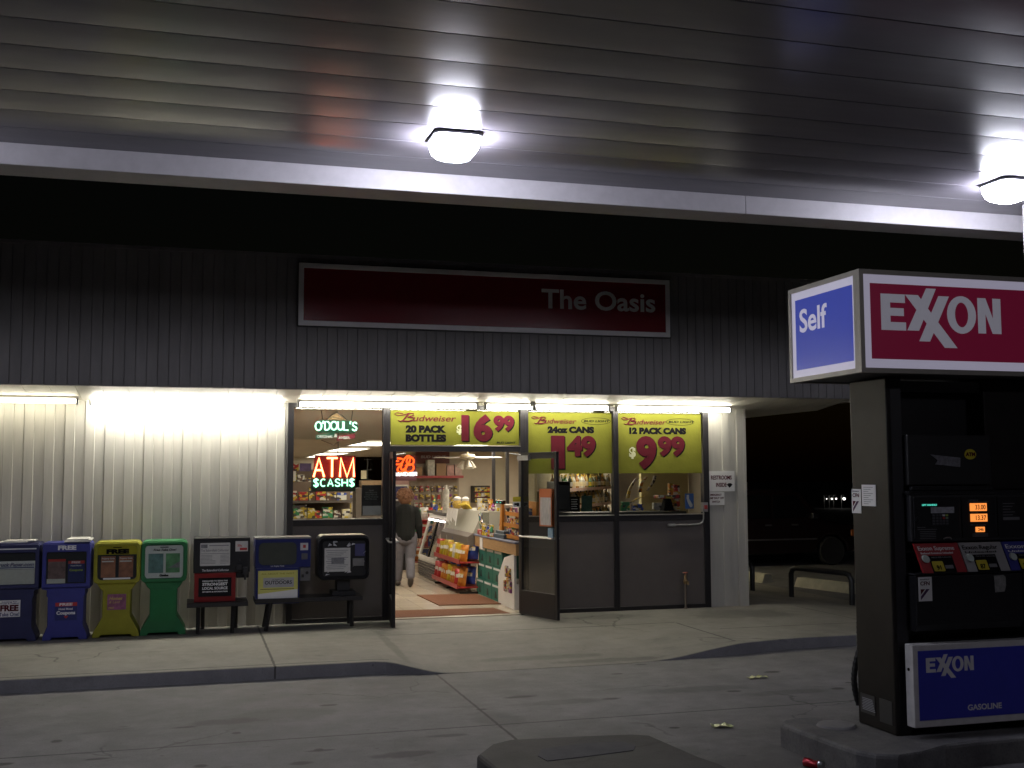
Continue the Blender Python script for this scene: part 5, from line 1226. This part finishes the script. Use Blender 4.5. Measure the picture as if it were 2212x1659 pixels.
m = MB(); m.tube([(4.68, 17.95, 1.131), (4.68, 17.95, 1.5)], .06, 10); simple("clear_bottle", "tall clear plastic cup dispenser on the counter", "dispenser", m, glass("clear_plastic", (.8, .82, .8)), True)
p = thing("register_display", "small black customer display on a pale pole above the counter", "display", (4.78, 17.2, 1.131))
m = MB(); m.box(4.70, 4.76, 17.0, 17.42, 1.66, 1.72); m.build("screen_box", blackg, p, bev=.006)
m = MB(); m.box(4.74, 4.90, 16.95, 17.5, 1.60, 1.655); m.cyl((4.8, 17.25, 1.131), (4.8, 17.25, 1.60), .03); m.build("pole", mat("beige_plastic", (.45, .42, .36), .5), p)
m = MB(); m.box(4.697, 4.6995, 17.07, 17.12, 1.68, 1.695); m.box(4.697, 4.6995, 17.25, 17.33, 1.68, 1.695); m.build("digits", glow("teal_vacuum_display", (.1, .8, .62), .9), p)
p = thing("sweet_rack", "orange stepped sweet rack on the counter beside the right doorpost", "rack", (4.86, 16.5, 1.131))
om = mat("orange_rack_plastic", (.45, .17, .02), .4)
m = MB(); m.prism([(17.02, 1.131), (17.2, 1.131), (17.08, 1.66), (17.0, 1.66)], 'x', 4.70, 4.74); m.build("side_panel", om, p)
m = MB(); m.box(4.95, 4.99, 15.98, 17.0, 1.131, 1.72); m.build("back_panel", om, p)
for k in range(3):
    z = 1.16+.17*k; m = MB(); m.box(4.70+.03*k, 4.95, 15.98, 17.0, z, z+.012); m.box(4.69+.03*k, 4.70+.03*k, 15.98, 17.0, z-.01, z+.05); m.build("shelf", om, p)
    for q in range(6):
        ci = [0, 6, 7, 0, 2, 4][(q+k*2) % 6]; y = 16.02+.16*q
        o = MB(); o.box(4.74+.03*k, 4.9, y, y+.13, z+.013, z+.12); simple("sweet_box", "%s sweet box on the %s shelf of the orange rack, %s from the door" % (PN[ci], ["lowest", "middle", "top"][k], ORD[q]), "sweet box", o, gm[ci], False, .006, "sweet boxes on the orange rack")
m = MB(); m.box(4.64, 4.84, 16.7, 17.3, 1.131, 1.20); m.box(4.66, 4.82, 16.75, 17.25, 1.2005, 1.25); simple("counter_pad", "dark pads and a change tray lying on the counter", "tray", m, mat("slate_pad", (.06, .08, .10), .5), bev=.006)

# small clutter on the counter, hood and case
rg = random.Random(31)
def clutter(n, area, grp, where, zt, hmax):
    for k in range(n):
        ci = rg.choice([0, 0, 1, 2, 4, 5, 5, 6, 3, 8]); x = rg.uniform(area[0], area[1]); y = area[2]+(area[3]-area[2])*(k+.5)/n; a, b, h = rg.uniform(.03, .07), rg.uniform(.04, .09), rg.uniform(.05, hmax)
        lb = "small %s packet on the %s, %s from the near end" % (PN[ci], where, ORD[k])
        if k % 3 == 1:
            m = MB(); m.lathe([(.025, 0), (.035, .01), (.035, h*.7), (.015, h*.85), (.015, h)], (x, y, zt), 10); o = simple("small_bottle", lb.replace("packet", "bottle"), "bottle", m, gm[ci], True, 0, grp)
        else:
            m = MB(); m.M = Matrix.Translation((x, y, zt)) @ Matrix.Rotation(rg.uniform(-.6, .6), 4, 'Z'); m.box(-a/2, a/2, -b/2, b/2, 0, h); o = simple("small_packet", lb, "packet", m, gm[ci], False, .004, grp)
clutter(14, (4.62, 4.72, 17.35, 18.0), "clutter on the counter", "counter", 1.132, .22)
clutter(12, (4.90, 5.15, 17.0, 18.4), "clutter at the back of the counter", "back of the counter", 1.132, .42)
clutter(14, (4.70, 5.1, 20.5, 22.3), "clutter on the chilled case", "chilled case", 1.412, .26)
clutter(12, (4.82, 5.15, 18.55, 19.5), "clutter on the hood", "hood", 1.502, .22)
# back shelf behind the counter with boxes
bs = thing("back_shelf", "wall shelf with a red edge strip and pegboard behind the counter", "shelf", (5.2, 24.4, 1.3))
m = MB(); m.box(4.58, 5.80, 24.2, 24.59, 2.07, 2.095); m.box(4.58, 5.80, 24.18, 24.199, 2.055, 2.11); m.build("shelf_board", redw, bs)
m = MB(); m.box(4.58, 5.78, 24.56, 24.59, 1.25, 2.05); m.build("pegboard", mat("tan_pegboard", (.30, .26, .20), .7, var=.1), bs)
for i, (x0, x1, z1, mt, lb) in enumerate(((4.64, 4.88, 2.30, mat("tan_card", (.34, .21, .11), .8), "tan card box at the left of the red edged shelf"), (5.0, 5.16, 2.46, mat("spotted_white_box", (.5, .47, .40), .5, var=.6, scale=12), "white spotted carton standing on the red edged shelf"), (5.2, 5.42, 2.38, mat("plain_brown_card", (.36, .24, .14), .8), "plain brown carton in the middle of the red edged shelf"),
        (5.44, 5.6, 2.34, mat("red_snack_print", (.45, .2, .16), .4, var=.9, scale=9), "red and yellow snack box on the red edged shelf"), (5.62, 5.78, 2.36, mat("pink_snack_print", (.5, .25, .2), .4, var=.9, scale=8), "pink and white snack box at the right of the red edged shelf"))):
    m = MB(); m.box(x0, x1, 24.25, 24.5, 2.096, z1); simple("carton", lb, "carton", m, mt, bev=.004, group="cartons on the red edged shelf")
rg = random.Random(21)
for r_ in range(4):
    for k in range(9):
        ci = rg.choice([0, 1, 2, 6, 0, 5, 7]); x = 4.61+.13*k+rg.uniform(0, .02); z = 1.88-.185*r_
        m = MB(); m.box(x, x+rg.uniform(.06, .1), 24.50, 24.55, z-rg.uniform(.1, .14), z); simple("hanging_packet", "%s packet on the pegboard, row %s from the top, %s from the left" % (PN[ci], ORD[r_], ORD[k]), "packet", m, gm[ci], bev=.004, group="packets hanging on the pegboard")
bn = thing("beer_banner", "dark red beer banner reading BUD LIGHT above the back shelf", "banner", (5.2, 24.3, 2.4))
m = MB(); m.box(4.80, 5.56, 24.54, 24.585, 2.38, 2.645); m.build("board", mat("dull_red_banner", (.14, .035, .025), .5), bn)
m = MB(); m.text("BUD LIGHT", 4.90, 2.50, .06, 24.535, w=.56, bold=.03, shear=.25); m.build("lettering", mat("dim_pale_ink", (.35, .33, .35), .5), bn)
nc = thing("cigarette_shelf", "dark wall niche stacked with yellow and red cartons behind the counter", "shelf", (6.23, 24.4, 1.5))
m = MB(); m.box(6.06, 6.44, 24.3, 24.58, 1.50, 1.88); m.build("cabinet", mat("dark_niche", (.03, .025, .02), .6), nc)
m = MB()
for z in (1.62, 1.74): m.box(6.07, 6.43, 24.28, 24.3, z, z+.012)
m.build("shelf", redw, nc)
for r_ in range(3):
    for k in range(5):
        ci = [1, 0, 1, 5, 1][(k+r_) % 5]; m = MB(); m.box(6.085+.07*k, 6.14+.07*k, 24.24, 24.295, 1.515+.12*r_, 1.60+.12*r_)
        simple("cigarette_carton", "%s carton in the wall niche, %s row, %s from the left" % (PN[ci], ["bottom", "middle", "top"][r_], ORD[k]), "carton", m, gm[ci], group="cartons in the wall niche")
pt = thing("glass_partition", "black framed glass screen standing behind the counter", "screen", (5.6, 20.4, W))
for x in (5.43, 5.70):
    m = MB(); m.box(x, x+.055, 20.3, 20.36, W, 2.62); m.build("post", bronze, pt)
m = MB(); m.box(5.485, 5.70, 20.325, 20.331, 1.2, 2.6); m.build("pane", pane_m, pt)

# ceiling fan
fn = thing("ceiling_fan", "brass and white ceiling fan with three glass lamp shades beyond the doorway", "fan", (4.87, 20, 2.65))
brass = mat("polished_brass", (.5, .38, .16), .3, .7)
m = MB(); m.cyl((4.87, 20, 2.65), (4.87, 20, 2.50), .02); m.lathe([(.04, 2.40), (.13, 2.42), (.15, 2.46), (.13, 2.50), (.05, 2.51)], (4.87, 20, 0), 18); m.build("motor", mat("cream_motor", (.5, .44, .30), .4), fn, smooth=True)
for k in range(5):
    a = rad(186+72*k); c, s = math.cos(a), math.sin(a)
    m = MB(); P = lambda u, v, z: (4.87+u*c-v*s, 20+u*s+v*c, z)
    m.add([P(.15, -.05, 2.44), P(.62, -.075, 2.435), P(.66, 0, 2.437), P(.62, .075, 2.445), P(.15, .05, 2.45)]+[P(.15, -.05, 2.447), P(.62, -.075, 2.442), P(.66, 0, 2.444), P(.62, .075, 2.452), P(.15, .05, 2.457)], [(4, 3, 2, 1, 0), (5, 6, 7, 8, 9)]+[(i, (i+1) % 5, 5+(i+1) % 5, 5+i) for i in range(5)])
    m.build("blade", white, fn)
for k in range(3):
    a = rad(30+120*k); m = MB(); c, s = math.cos(a), math.sin(a)
    m.tube([(4.87+.04*c, 20+.04*s, 2.40), (4.87+.09*c, 20+.09*s, 2.37), (4.87+.12*c, 20+.12*s, 2.30), (4.87+.14*c, 20+.14*s, 2.25)], [.015, .02, .05, .065], 10); m.build("lamp_shade", mat("frosted_shade", (.5, .47, .40), .3), fn, smooth=True)

# goods seen past the woman and through the left window
m = MB(); m.box(4.02, 4.52, 23.9, 23.98, W, 2.3); simple("cabinet", "tall pinkish cupboard doors at the back of the shop", "cupboard", m, mat("pinkish_cupboard", (.36, .22, .19), .6), bev=.01)
t_ = thing("television", "boxy pale television on a stand beyond the woman", "television", (4.2, 23.4, 1.5))
m = MB(); m.box(4.0, 4.40, 23.3, 23.7, 1.58, 1.92); m.build("case", mat("beige_plastic", (.45, .42, .36), .5), t_, bev=.015)
m = MB(); m.box(4.03, 4.36, 23.29, 23.299, 1.62, 1.89); m.build("screen", mat("dim_blue_screen", (.03, .03, .08), .2), t_)
m = MB(); m.box(4.05, 4.35, 23.35, 23.65, W, 1.578); m.build("stand", black, t_)
gd = thing("goods_stand", "crowded stand of sweets and crisps standing beyond the woman", "stand", (4.6, 22.9, W))
m = MB()
for z in (.35, .65, .95, 1.2): m.box(4.38, 5.2, 22.7, 23.15, z-.02, z)
m.build("shelf", redw, gd)
m = MB(); m.box(4.37, 4.40, 22.7, 23.15, W, 1.3); m.box(5.2, 5.23, 22.7, 23.15, W, 1.3); m.build("end_panel", wood, gd)
for r_, z in enumerate((.352, .652, .952, 1.202)):
    for k in range(5):
        ci = rg.choice([0, 0, 1, 3, 4, 2, 5]); bag(ci, 4.48+.15*k, 22.8, z, rad(80)+rg.uniform(-.3, .3), .1, "%s bag on the stand beyond the woman, %s shelf, %s from the left" % (PN[ci], ["bottom", "second", "third", "top"][r_], ORD[k]), "bags on the stand beyond the woman", rg.uniform(.9, 1.1))
# aisle gondola left
def gondola(label, x0, x1, y, zt, rows, seed, grp, dark=True, depth=.45, zb=W):
    g = thing("aisle_shelf", label, "shelving", ((x0+x1)/2, y, zb), "shelving seen through the left window")
    m = MB(); m.box(x0, x1, y+.3, y+.34, zb, zt); m.build("back_panel", mat("dark_aisle_back", (.17, .12, .09), .7), g)
    rg = random.Random(seed); n_ = 0
    for r_ in range(rows):
        z = zt-.32-.30*r_
        if z < 1.05: break
        m = MB(); m.box(x0, x1, y-.05, y+.3, z-.02, z); m.box(x0, x1, y-.062, y-.05, z-.035, z+.01); m.build("shelf", mat("dark_shelf", (.08, .06, .05), .6), g)
        x = x0+.03; k = 0
        while x < x1-.12:
            wd = rg.uniform(.08, .17); ci = rg.choice([0, 0, 7, 7, 1, 2, 5, 8, 3]); hh = rg.uniform(.12, .25)
            o = MB(); o.box(x, x+wd, y-.02, y+.1, z+.001, z+hh); o.box(x+wd*.2, x+wd*.8, y-.024, y-.0205, z+hh*.3, z+hh*.75) if False else None
            simple("goods_box", "%s packet on the %s, %s shelf from the top, %s along" % (PN[ci], grp, ORD[r_], ORD[k % 20]), "packet", o, gm[ci], group="packets on the "+grp)
            x += wd+rg.uniform(.005, .03); k += 1; n_ += 1
gondola("dark aisle shelving of snacks seen through the neon signs window", 1.45, 2.62, 19.0, 2.02, 3, 4, "near aisle shelving")
gondola("dark tall shelving at the back seen through the neon signs window", 1.7, 3.3, 24.0, 2.25, 4, 9, "far aisle shelving")
for i, (x0, x1, z0, z1, mt, lb) in enumerate(((1.62, 1.80, 2.21, 2.34, gm[0], "red hanging sign at the left edge of the neon signs window"), (1.82, 2.02, 2.20, 2.34, mat("violet_sign", (.12, .08, .2), .5, var=.5), "violet hanging sign above the aisle shelving"))):
    m = MB(); m.box(x0, x1, 20.0, 20.02, z0, z1); simple("aisle_sign", lb, "sign", m, mt, group="hanging aisle signs")
p = thing("price_card", "white card with a black figure 1 inside the left window", "card", (1.69, 19.9, 2.03))
m = MB(); m.box(1.62, 1.745, 19.9, 19.91, 2.03, 2.2); m.build("card", white, p); m = MB(); m.text("1", 1.66, 2.06, .11, 19.897, bold=.05); m.build("lettering", ink, p)
lp = thing("brass_lamp", "two tier cream shaded lamp standing on a brown box at the back", "lamp", (2.98, 20, 2.1))
m = MB(); m.cyl((3.02, 20, 2.04), (3.02, 20, 2.42), .012); m.lathe([(.07, 2.04), (.07, 2.05)], (3.02, 20, 0)); m.lathe([(.07, 2.22), (.07, 2.23)], (3.02, 20, 0)); m.lathe([(.06, 2.40), (.06, 2.41)], (3.02, 20, 0)); m.build("stand", wire, lp)
m = MB(); m.box(2.91, 3.0, 19.97, 20.03, 2.06, 2.21); m.build("shade", mat("cream_shade", (.6, .5, .32), .6, emit=.15), lp)
m = MB(); m.box(2.9, 3.3, 19.9, 20.2, 1.90, 2.03); simple("carton", "brown carton under the two tier lamp", "carton", m, mat("plain_brown_card", (.36, .24, .14), .8), bev=.004)
m = MB(); m.box(2.8, 3.35, 19.88, 20.3, W, 1.898); simple("end_cabinet", "dim end cabinet carrying the brown carton", "cabinet", m, mat("dim_cabinet", (.14, .11, .09), .7))

# liquor shelving behind the right windows
A = Vector((5.75, 17.0, 0)); D = Vector((.54, .84, 0)).normalized(); N_ = Vector((-D.y, D.x, 0))
ang = math.atan2(D.y, D.x)
lq = thing("liquor_shelf", "slanting wall shelving of liquor bottles behind the right windows", "shelving", tuple(A), None)
Lm = Matrix.Translation(A) @ Matrix.Rotation(ang, 4, 'Z')
Ltot = 4.3
m = MB(); m.M = Lm; m.box(-.6, Ltot, .30, .34, W, 2.6); m.build("back_panel", mat("olive_back_wall", (.30, .25, .16), .7), lq)
strip = mat("price_strip", (.42, .24, .20), .5, var=.9, scale=3, stretch=(14, 14, 1))
for z in (1.30, 1.60, 1.89):
    m = MB(); m.M = Lm; m.box(-.6, Ltot, -.02, .30, z-.025, z); m.box(-.6, Ltot, -.03, -.021, z-.04, z+.012); m.build("shelf", strip, lq)
bcol = [mat("amber_glass_bottle", (.22, .10, .025), .15), mat("dark_glass_bottle", (.02, .025, .015), .12), mat("clear_glass_bottle", (.42, .40, .34), .12), mat("green_glass_bottle", (.05, .12, .05), .15), mat("gold_bottle", (.4, .28, .08), .2)]
bn_ = ["amber", "dark", "clear", "green", "gold"]
bp_ = []
for i, c in enumerate(bcol):
    r_ = thing("liquor_bottle", "x", "bottle", (0, 0, 0))
    m = MB(); s = [.95, 1.05, 1, .9, 1.1][i]; m.lathe([(.034, 0), (.036, .01), (.036, .13*s), (.028, .155*s), (.013, .175*s), (.012, .215*s)], n=10); m.build("glass", c, r_, loc=(0, 0, 0), smooth=True)
    m = MB(); m.lathe([(.0125, .2*s), (.014, .201*s), (.014, .232*s), (.0, .233*s)], n=8); m.build("cap", [gm[0], gm[5], gm[7], gm[1], ink][i], r_, loc=(0, 0, 0))
    m = MB(); m.lathe([(.0365, .035), (.0365, .105)], n=10); m.build("label", [gm[8], gm[5], gm[8], gm[1], gm[5]][i], r_, loc=(0, 0, 0))
    bp_.append(r_)
rg = random.Random(8); first = set()
for si, z in enumerate((1.30, 1.60, 1.89)):
    for k in range(38):
        i = rg.choice([0, 0, 2, 2, 1, 3, 4]); loc = Lm @ Vector((-.5+.112*k+rg.uniform(-.01, .01), .05+rg.uniform(-.02, .03), z+.001))
        o = bp_[i] if i not in first else copy_tree(bp_[i]); first.add(i)
        o.location = loc; k_ = rg.uniform(.92, 1.12); o.scale = (1, 1, k_)
        tag(o, "%s liquor bottle on the %s shelf behind the right windows" % (bn_[i], ["lowest", "middle", "top"][si]), "bottle", "liquor bottles behind the right windows")
# yellowish pier
m = MB(); m.box(7.15, 8.0, 17.2, 17.3, W, 2.66); simple("partition", "plain yellowish partition inside the rightmost window", "partition", m, mat("yellowish_partition", (.44, .38, .20), .75, var=.05))
# things on the sill
m = MB(); m.box(5.28, 5.53, 16.1, 16.5, 1.56, 2.02); m.box(5.30, 5.51, 16.06, 16.1, 1.6, 1.98); simple("monitor_back", "black back of a monitor standing in the middle window", "monitor", m, black, bev=.01)
sg = thing("menu_card", "small black menu card with pale lines in the middle window", "card", (5.62, 16.15, 1.56)); m = MB(); m.box(5.545, 5.70, 16.15, 16.16, 1.56, 1.79); m.build("card", ink, sg)
m = MB()
for k in range(5): m.box(5.56, 5.66-.01*(k % 2), 16.145, 16.149, 1.60+.035*k, 1.61+.035*k)
m.build("lettering", white_ink, sg)
m = MB(); m.box(5.73, 5.90, 16.15, 16.165, 1.56, 1.80); simple("menu_board", "dark green chalk card in the middle window", "card", m, mat("dark_green_card", (.02, .06, .035), .6, var=.6, scale=20))
m = MB(); m.box(5.15, 7.45, 16.1, 16.6, 1.48, 1.545); simple("sill_counter", "narrow dark counter running behind the right windows", "counter", m, mat("dark_counter_base", (.05, .045, .04), .6))
for i, (pts, ci) in enumerate(((((6.87, 1.73), (6.90, 1.86), (6.95, 1.96), (7.03, 2.05)), 8), (((7.09, 1.83), (7.10, 1.92), (7.13, 2.0), (7.2, 2.08)), 4), (((7.22, 1.85), (7.27, 1.93), (7.33, 2.0), (7.36, 2.1)), 5), (((6.92, 1.66), (7.02, 1.72), (7.12, 1.76), (7.2, 1.78)), 8))):
    m = MB(); n_ = len(pts); m.add([(x-.03, 17.1, z) for x, z in pts]+[(x+.03, 17.12, z) for x, z in pts], [(k, k+1, n_+k+1, n_+k) for k in range(n_-1)])
    o = simple("paper_streamer", "curled %s paper streamer hanging in the rightmost window, %s from the left" % (PN[ci], ORD[i]), "streamer", m, gm[ci], group="paper streamers in the rightmost window"); sd_ = o.modifiers.new("thickness", 'SOLIDIFY'); sd_.thickness = .006
cal = thing("state_card", "blue card with a white state outline in the rightmost window", "card", (7.3, 15.7, 1.6))
m = MB(); m.box(7.23, 7.37, 15.66, 15.67, 1.60, 1.83); m.build("card", mat("sky_blue_card", (.06, .16, .5), .5), cal)
m = MB(); m.prism([(7.255, 1.81), (7.29, 1.81), (7.29, 1.75), (7.35, 1.66), (7.34, 1.625), (7.31, 1.62), (7.275, 1.68), (7.25, 1.76)], 'y', 15.655, 15.6595); m.build("outline_mark", white_ink, cal)
bx = thing("counter_scale", "red and dark counter scale on the sill of the rightmost window", "scale", (7.05, 16, 1.56))
m = MB(); m.box(6.93, 7.30, 15.98, 16.2, 1.75, 1.80); m.build("tray", gm[0], bx, bev=.01); m = MB(); m.prism([(7.02, 1.56), (7.20, 1.56), (7.14, 1.749), (7.08, 1.749)], 'y', 16.0, 16.15); m.build("base", ink, bx)
for i, (x0, x1, z0, z1, ci, lb) in enumerate(((7.22, 7.29, 1.84, 1.98, 4, "orange bottle shaped box at the right end of the rightmost window"), (7.31, 7.40, 1.84, 1.96, 0, "red box at the right end of the rightmost window"), (6.95, 7.1, 1.56, 1.68, 5, "white tray of papers beside the counter scale"), (6.42, 6.55, 1.56, 1.70, 3, "green box on the sill of the rightmost window"), (6.60, 6.78, 1.56, 1.66, 2, "blue rounded packet on the sill of the rightmost window"))):
    m = MB(); m.box(x0, x1, 16.22, 16.3, z0 if z0 < 1.6 else 1.546, z1); simple("goods_box", lb, "box", m, gm[ci], bev=.01)

# ================================================================ WOMAN WALKING AWAY
def blob(chains, vox=.012, it=3):
    """one continuous skin over tapered limbs: overlapping tapered tubes fused by a voxel remesh"""
    m = MB()
    for pts, rs in chains:
        m.tube(pts, rs, 12)
        for p_, r_ in zip(pts, rs):
            m.lathe([(r_*math.sin(rad(a)), -r_*math.cos(rad(a))) for a in (2, 35, 65, 90, 115, 145, 178)], p_, 12)
    me = bpy.data.meshes.new("tmp"); me.from_pydata([tuple(v) for v in m.v], [], m.f)
    o = bpy.data.objects.new("tmp", me); COL.objects.link(o)
    r = o.modifiers.new("r", 'REMESH'); r.mode = 'VOXEL'; r.voxel_size = vox
    s = o.modifiers.new("s", 'SMOOTH'); s.iterations = it; s.factor = .5
    dg = bpy.context.evaluated_depsgraph_get()
    e = o.evaluated_get(dg); new = bpy.data.meshes.new_from_object(e)
    bpy.data.objects.remove(o)
    for p_ in new.polygons: p_.use_smooth = True
    return new
def mesh_obj(name, me, mt, parent, rename=None):
    me.name = name; me.materials.clear(); me.materials.append(mt); o = bpy.data.objects.new(name, me); COL.objects.link(o); o.parent = parent; return o
# local frame: x right, y forward (away from the forecourt), z up, feet at 0
hip = .86; hx = .095
LH, RH = (-hx, 0, hip), (hx, 0, hip)
LK, RK = (-.09, .10, .47), (.085, .0, .47)
LA, RA = (-.09, .17, .085), (.06, -.20, .16)
legL = ([LH, (-.1, .05, .66), LK, (-.092, .125, .30), LA], [.092, .083, .058, .054, .036])
legR = ([RH, (.098, .01, .66), RK, (.072, -.10, .33), RA], [.092, .083, .058, .054, .036])
torso = ([(0, 0, .86), (0, .005, 1.0), (0, .0, 1.15), (0, -.005, 1.29), (0, .0, 1.36)], [.135, .125, .13, .135, .09])
shl = ([(-.17, 0, 1.31), (0, 0, 1.335), (.17, 0, 1.31)], [.06, .075, .06])
armR = ([(.175, 0, 1.30), (.225, -.02, 1.06), (.25, .05, .84)], [.052, .042, .028])
armL = ([(-.175, 0, 1.30), (-.22, .0, 1.06), (-.20, .16, .93)], [.052, .042, .028])
neck = ([(0, .0, 1.34), (0, .02, 1.46)], [.05, .048])
head = ([(0, .02, 1.50), (0, .03, 1.56), (0, .025, 1.60)], [.075, .088, .08])
def hand(w_, d, sd):
    w_ = Vector(w_); d = Vector(d).normalized(); sx = Vector((0, 1, 0)); ch = [([w_, w_+d*.04, w_+d*.08], [.026, .03, .027])]
    for k, L in enumerate((.06, .07, .066, .05)):
        b = w_+d*.085+sx*(-.027+.018*k); ch.append(([b, b+d*L*.5+Vector((-sd*.006, 0, 0)), b+d*L+Vector((-sd*.022, 0, 0))], [.0095, .0085, .007]))
    b = w_+d*.03+sx*.03; ch.append(([b, b+d*.03+sx*.02, b+d*.06+sx*.022], [.011, .010, .008])); return ch
woman = thing("person", "woman with curly brown hair, dark jumper and grey jeans walking away inside the doorway", "person", (3.70, 19.95, W+.003))
woman.scale = (1.1, 1.05, 1.03)
skin_m = mat("skin", (.42, .25, .18), .5, var=.05)
bodyc = [legL, legR, torso, shl, armR, armL, neck, head, ([(0, .10, 1.545), (0, .122, 1.53)], [.02, .012]), ([(-.085, .03, 1.55), (-.095, .025, 1.55)], [.018, .012]), ([(.085, .03, 1.55), (.095, .025, 1.55)], [.018, .012]), ([LA, (-.09, .27, .05)], [.04, .03]), ([RA, (.06, -.17, .06)], [.04, .03])] + hand((.25, .05, .84), (.03, .15, -1), 1) + hand((-.20, .16, .93), (.05, .9, -.5), -1)
mesh_obj("body", blob(bodyc, .009, 2), skin_m, woman)
f = 1.17
mesh_obj("jumper", blob([([(0, -.005, .885), (0, .0, .98), (0, .0, 1.15), (0, -.008, 1.29), (0, .0, 1.37)], [.172, .166, .16, .158, .085]), ([(-.175, 0, 1.31), (0, 0, 1.335), (.175, 0, 1.31)], [.075, .095, .075]), ([(.18, 0, 1.30), (.23, -.02, 1.06), (.252, .045, .86)], [.073, .062, .046]), ([(-.18, 0, 1.30), (-.225, .0, 1.06), (-.203, .15, .94)], [.073, .062, .046])], .011, 3), mat("black_green_jumper", (.004, .005, .005), .95, var=.2, scale=30), woman)
mesh_obj("jeans", blob([([LH, (-.1, .05, .66), LK, (-.092, .125, .30), (-.09, .165, .12)], [.115, .10, .082, .078, .07]), ([RH, (.098, .01, .66), RK, (.072, -.10, .33), (.062, -.185, .19)], [.115, .10, .082, .078, .07]), ([(-.045, -.025, .83), (.045, -.025, .83)], [.125, .125])], .011, 3), mat("grey_blue_jeans", (.135, .13, .15), .85, var=.15, scale=12), woman)
for nm, ch in (("shoe", [([(-.09, .13, .05), (-.09, .20, .045), (-.09, .30, .035)], [.05, .05, .036])]), ("shoe", [([(.06, -.21, .13), (.06, -.175, .07), (.062, -.145, .035)], [.05, .048, .036])])):
    mesh_obj(nm, blob(ch, .008, 2), mat("dark_shoe_leather", (.05, .04, .035), .5), woman)
rg = random.Random(2); hc = [([(0, -.005, 1.53), (0, .0, 1.60)], [.122, .118])]
for k in range(46):
    t = rg.uniform(0, 2*math.pi); q = rg.uniform(-.35, 1.0); rr_ = .12*math.sqrt(max(0, 1-q*q*.8)); 
    px, py, pz = rr_*math.cos(t), .0+rr_*math.sin(t)*.95, 1.565+q*.118
    if py > .06 and pz < 1.60: continue
    hc.append(([(px, py, pz), (px*1.15+rg.uniform(-.01, .01), py*1.15, pz+rg.uniform(-.01, .015))], [.026, .018]))
mesh_obj("hair", blob(hc, .007, 1), mat("curly_brown_hair", (.17, .075, .035), .6, var=.45, scale=45, bump=.8), woman)
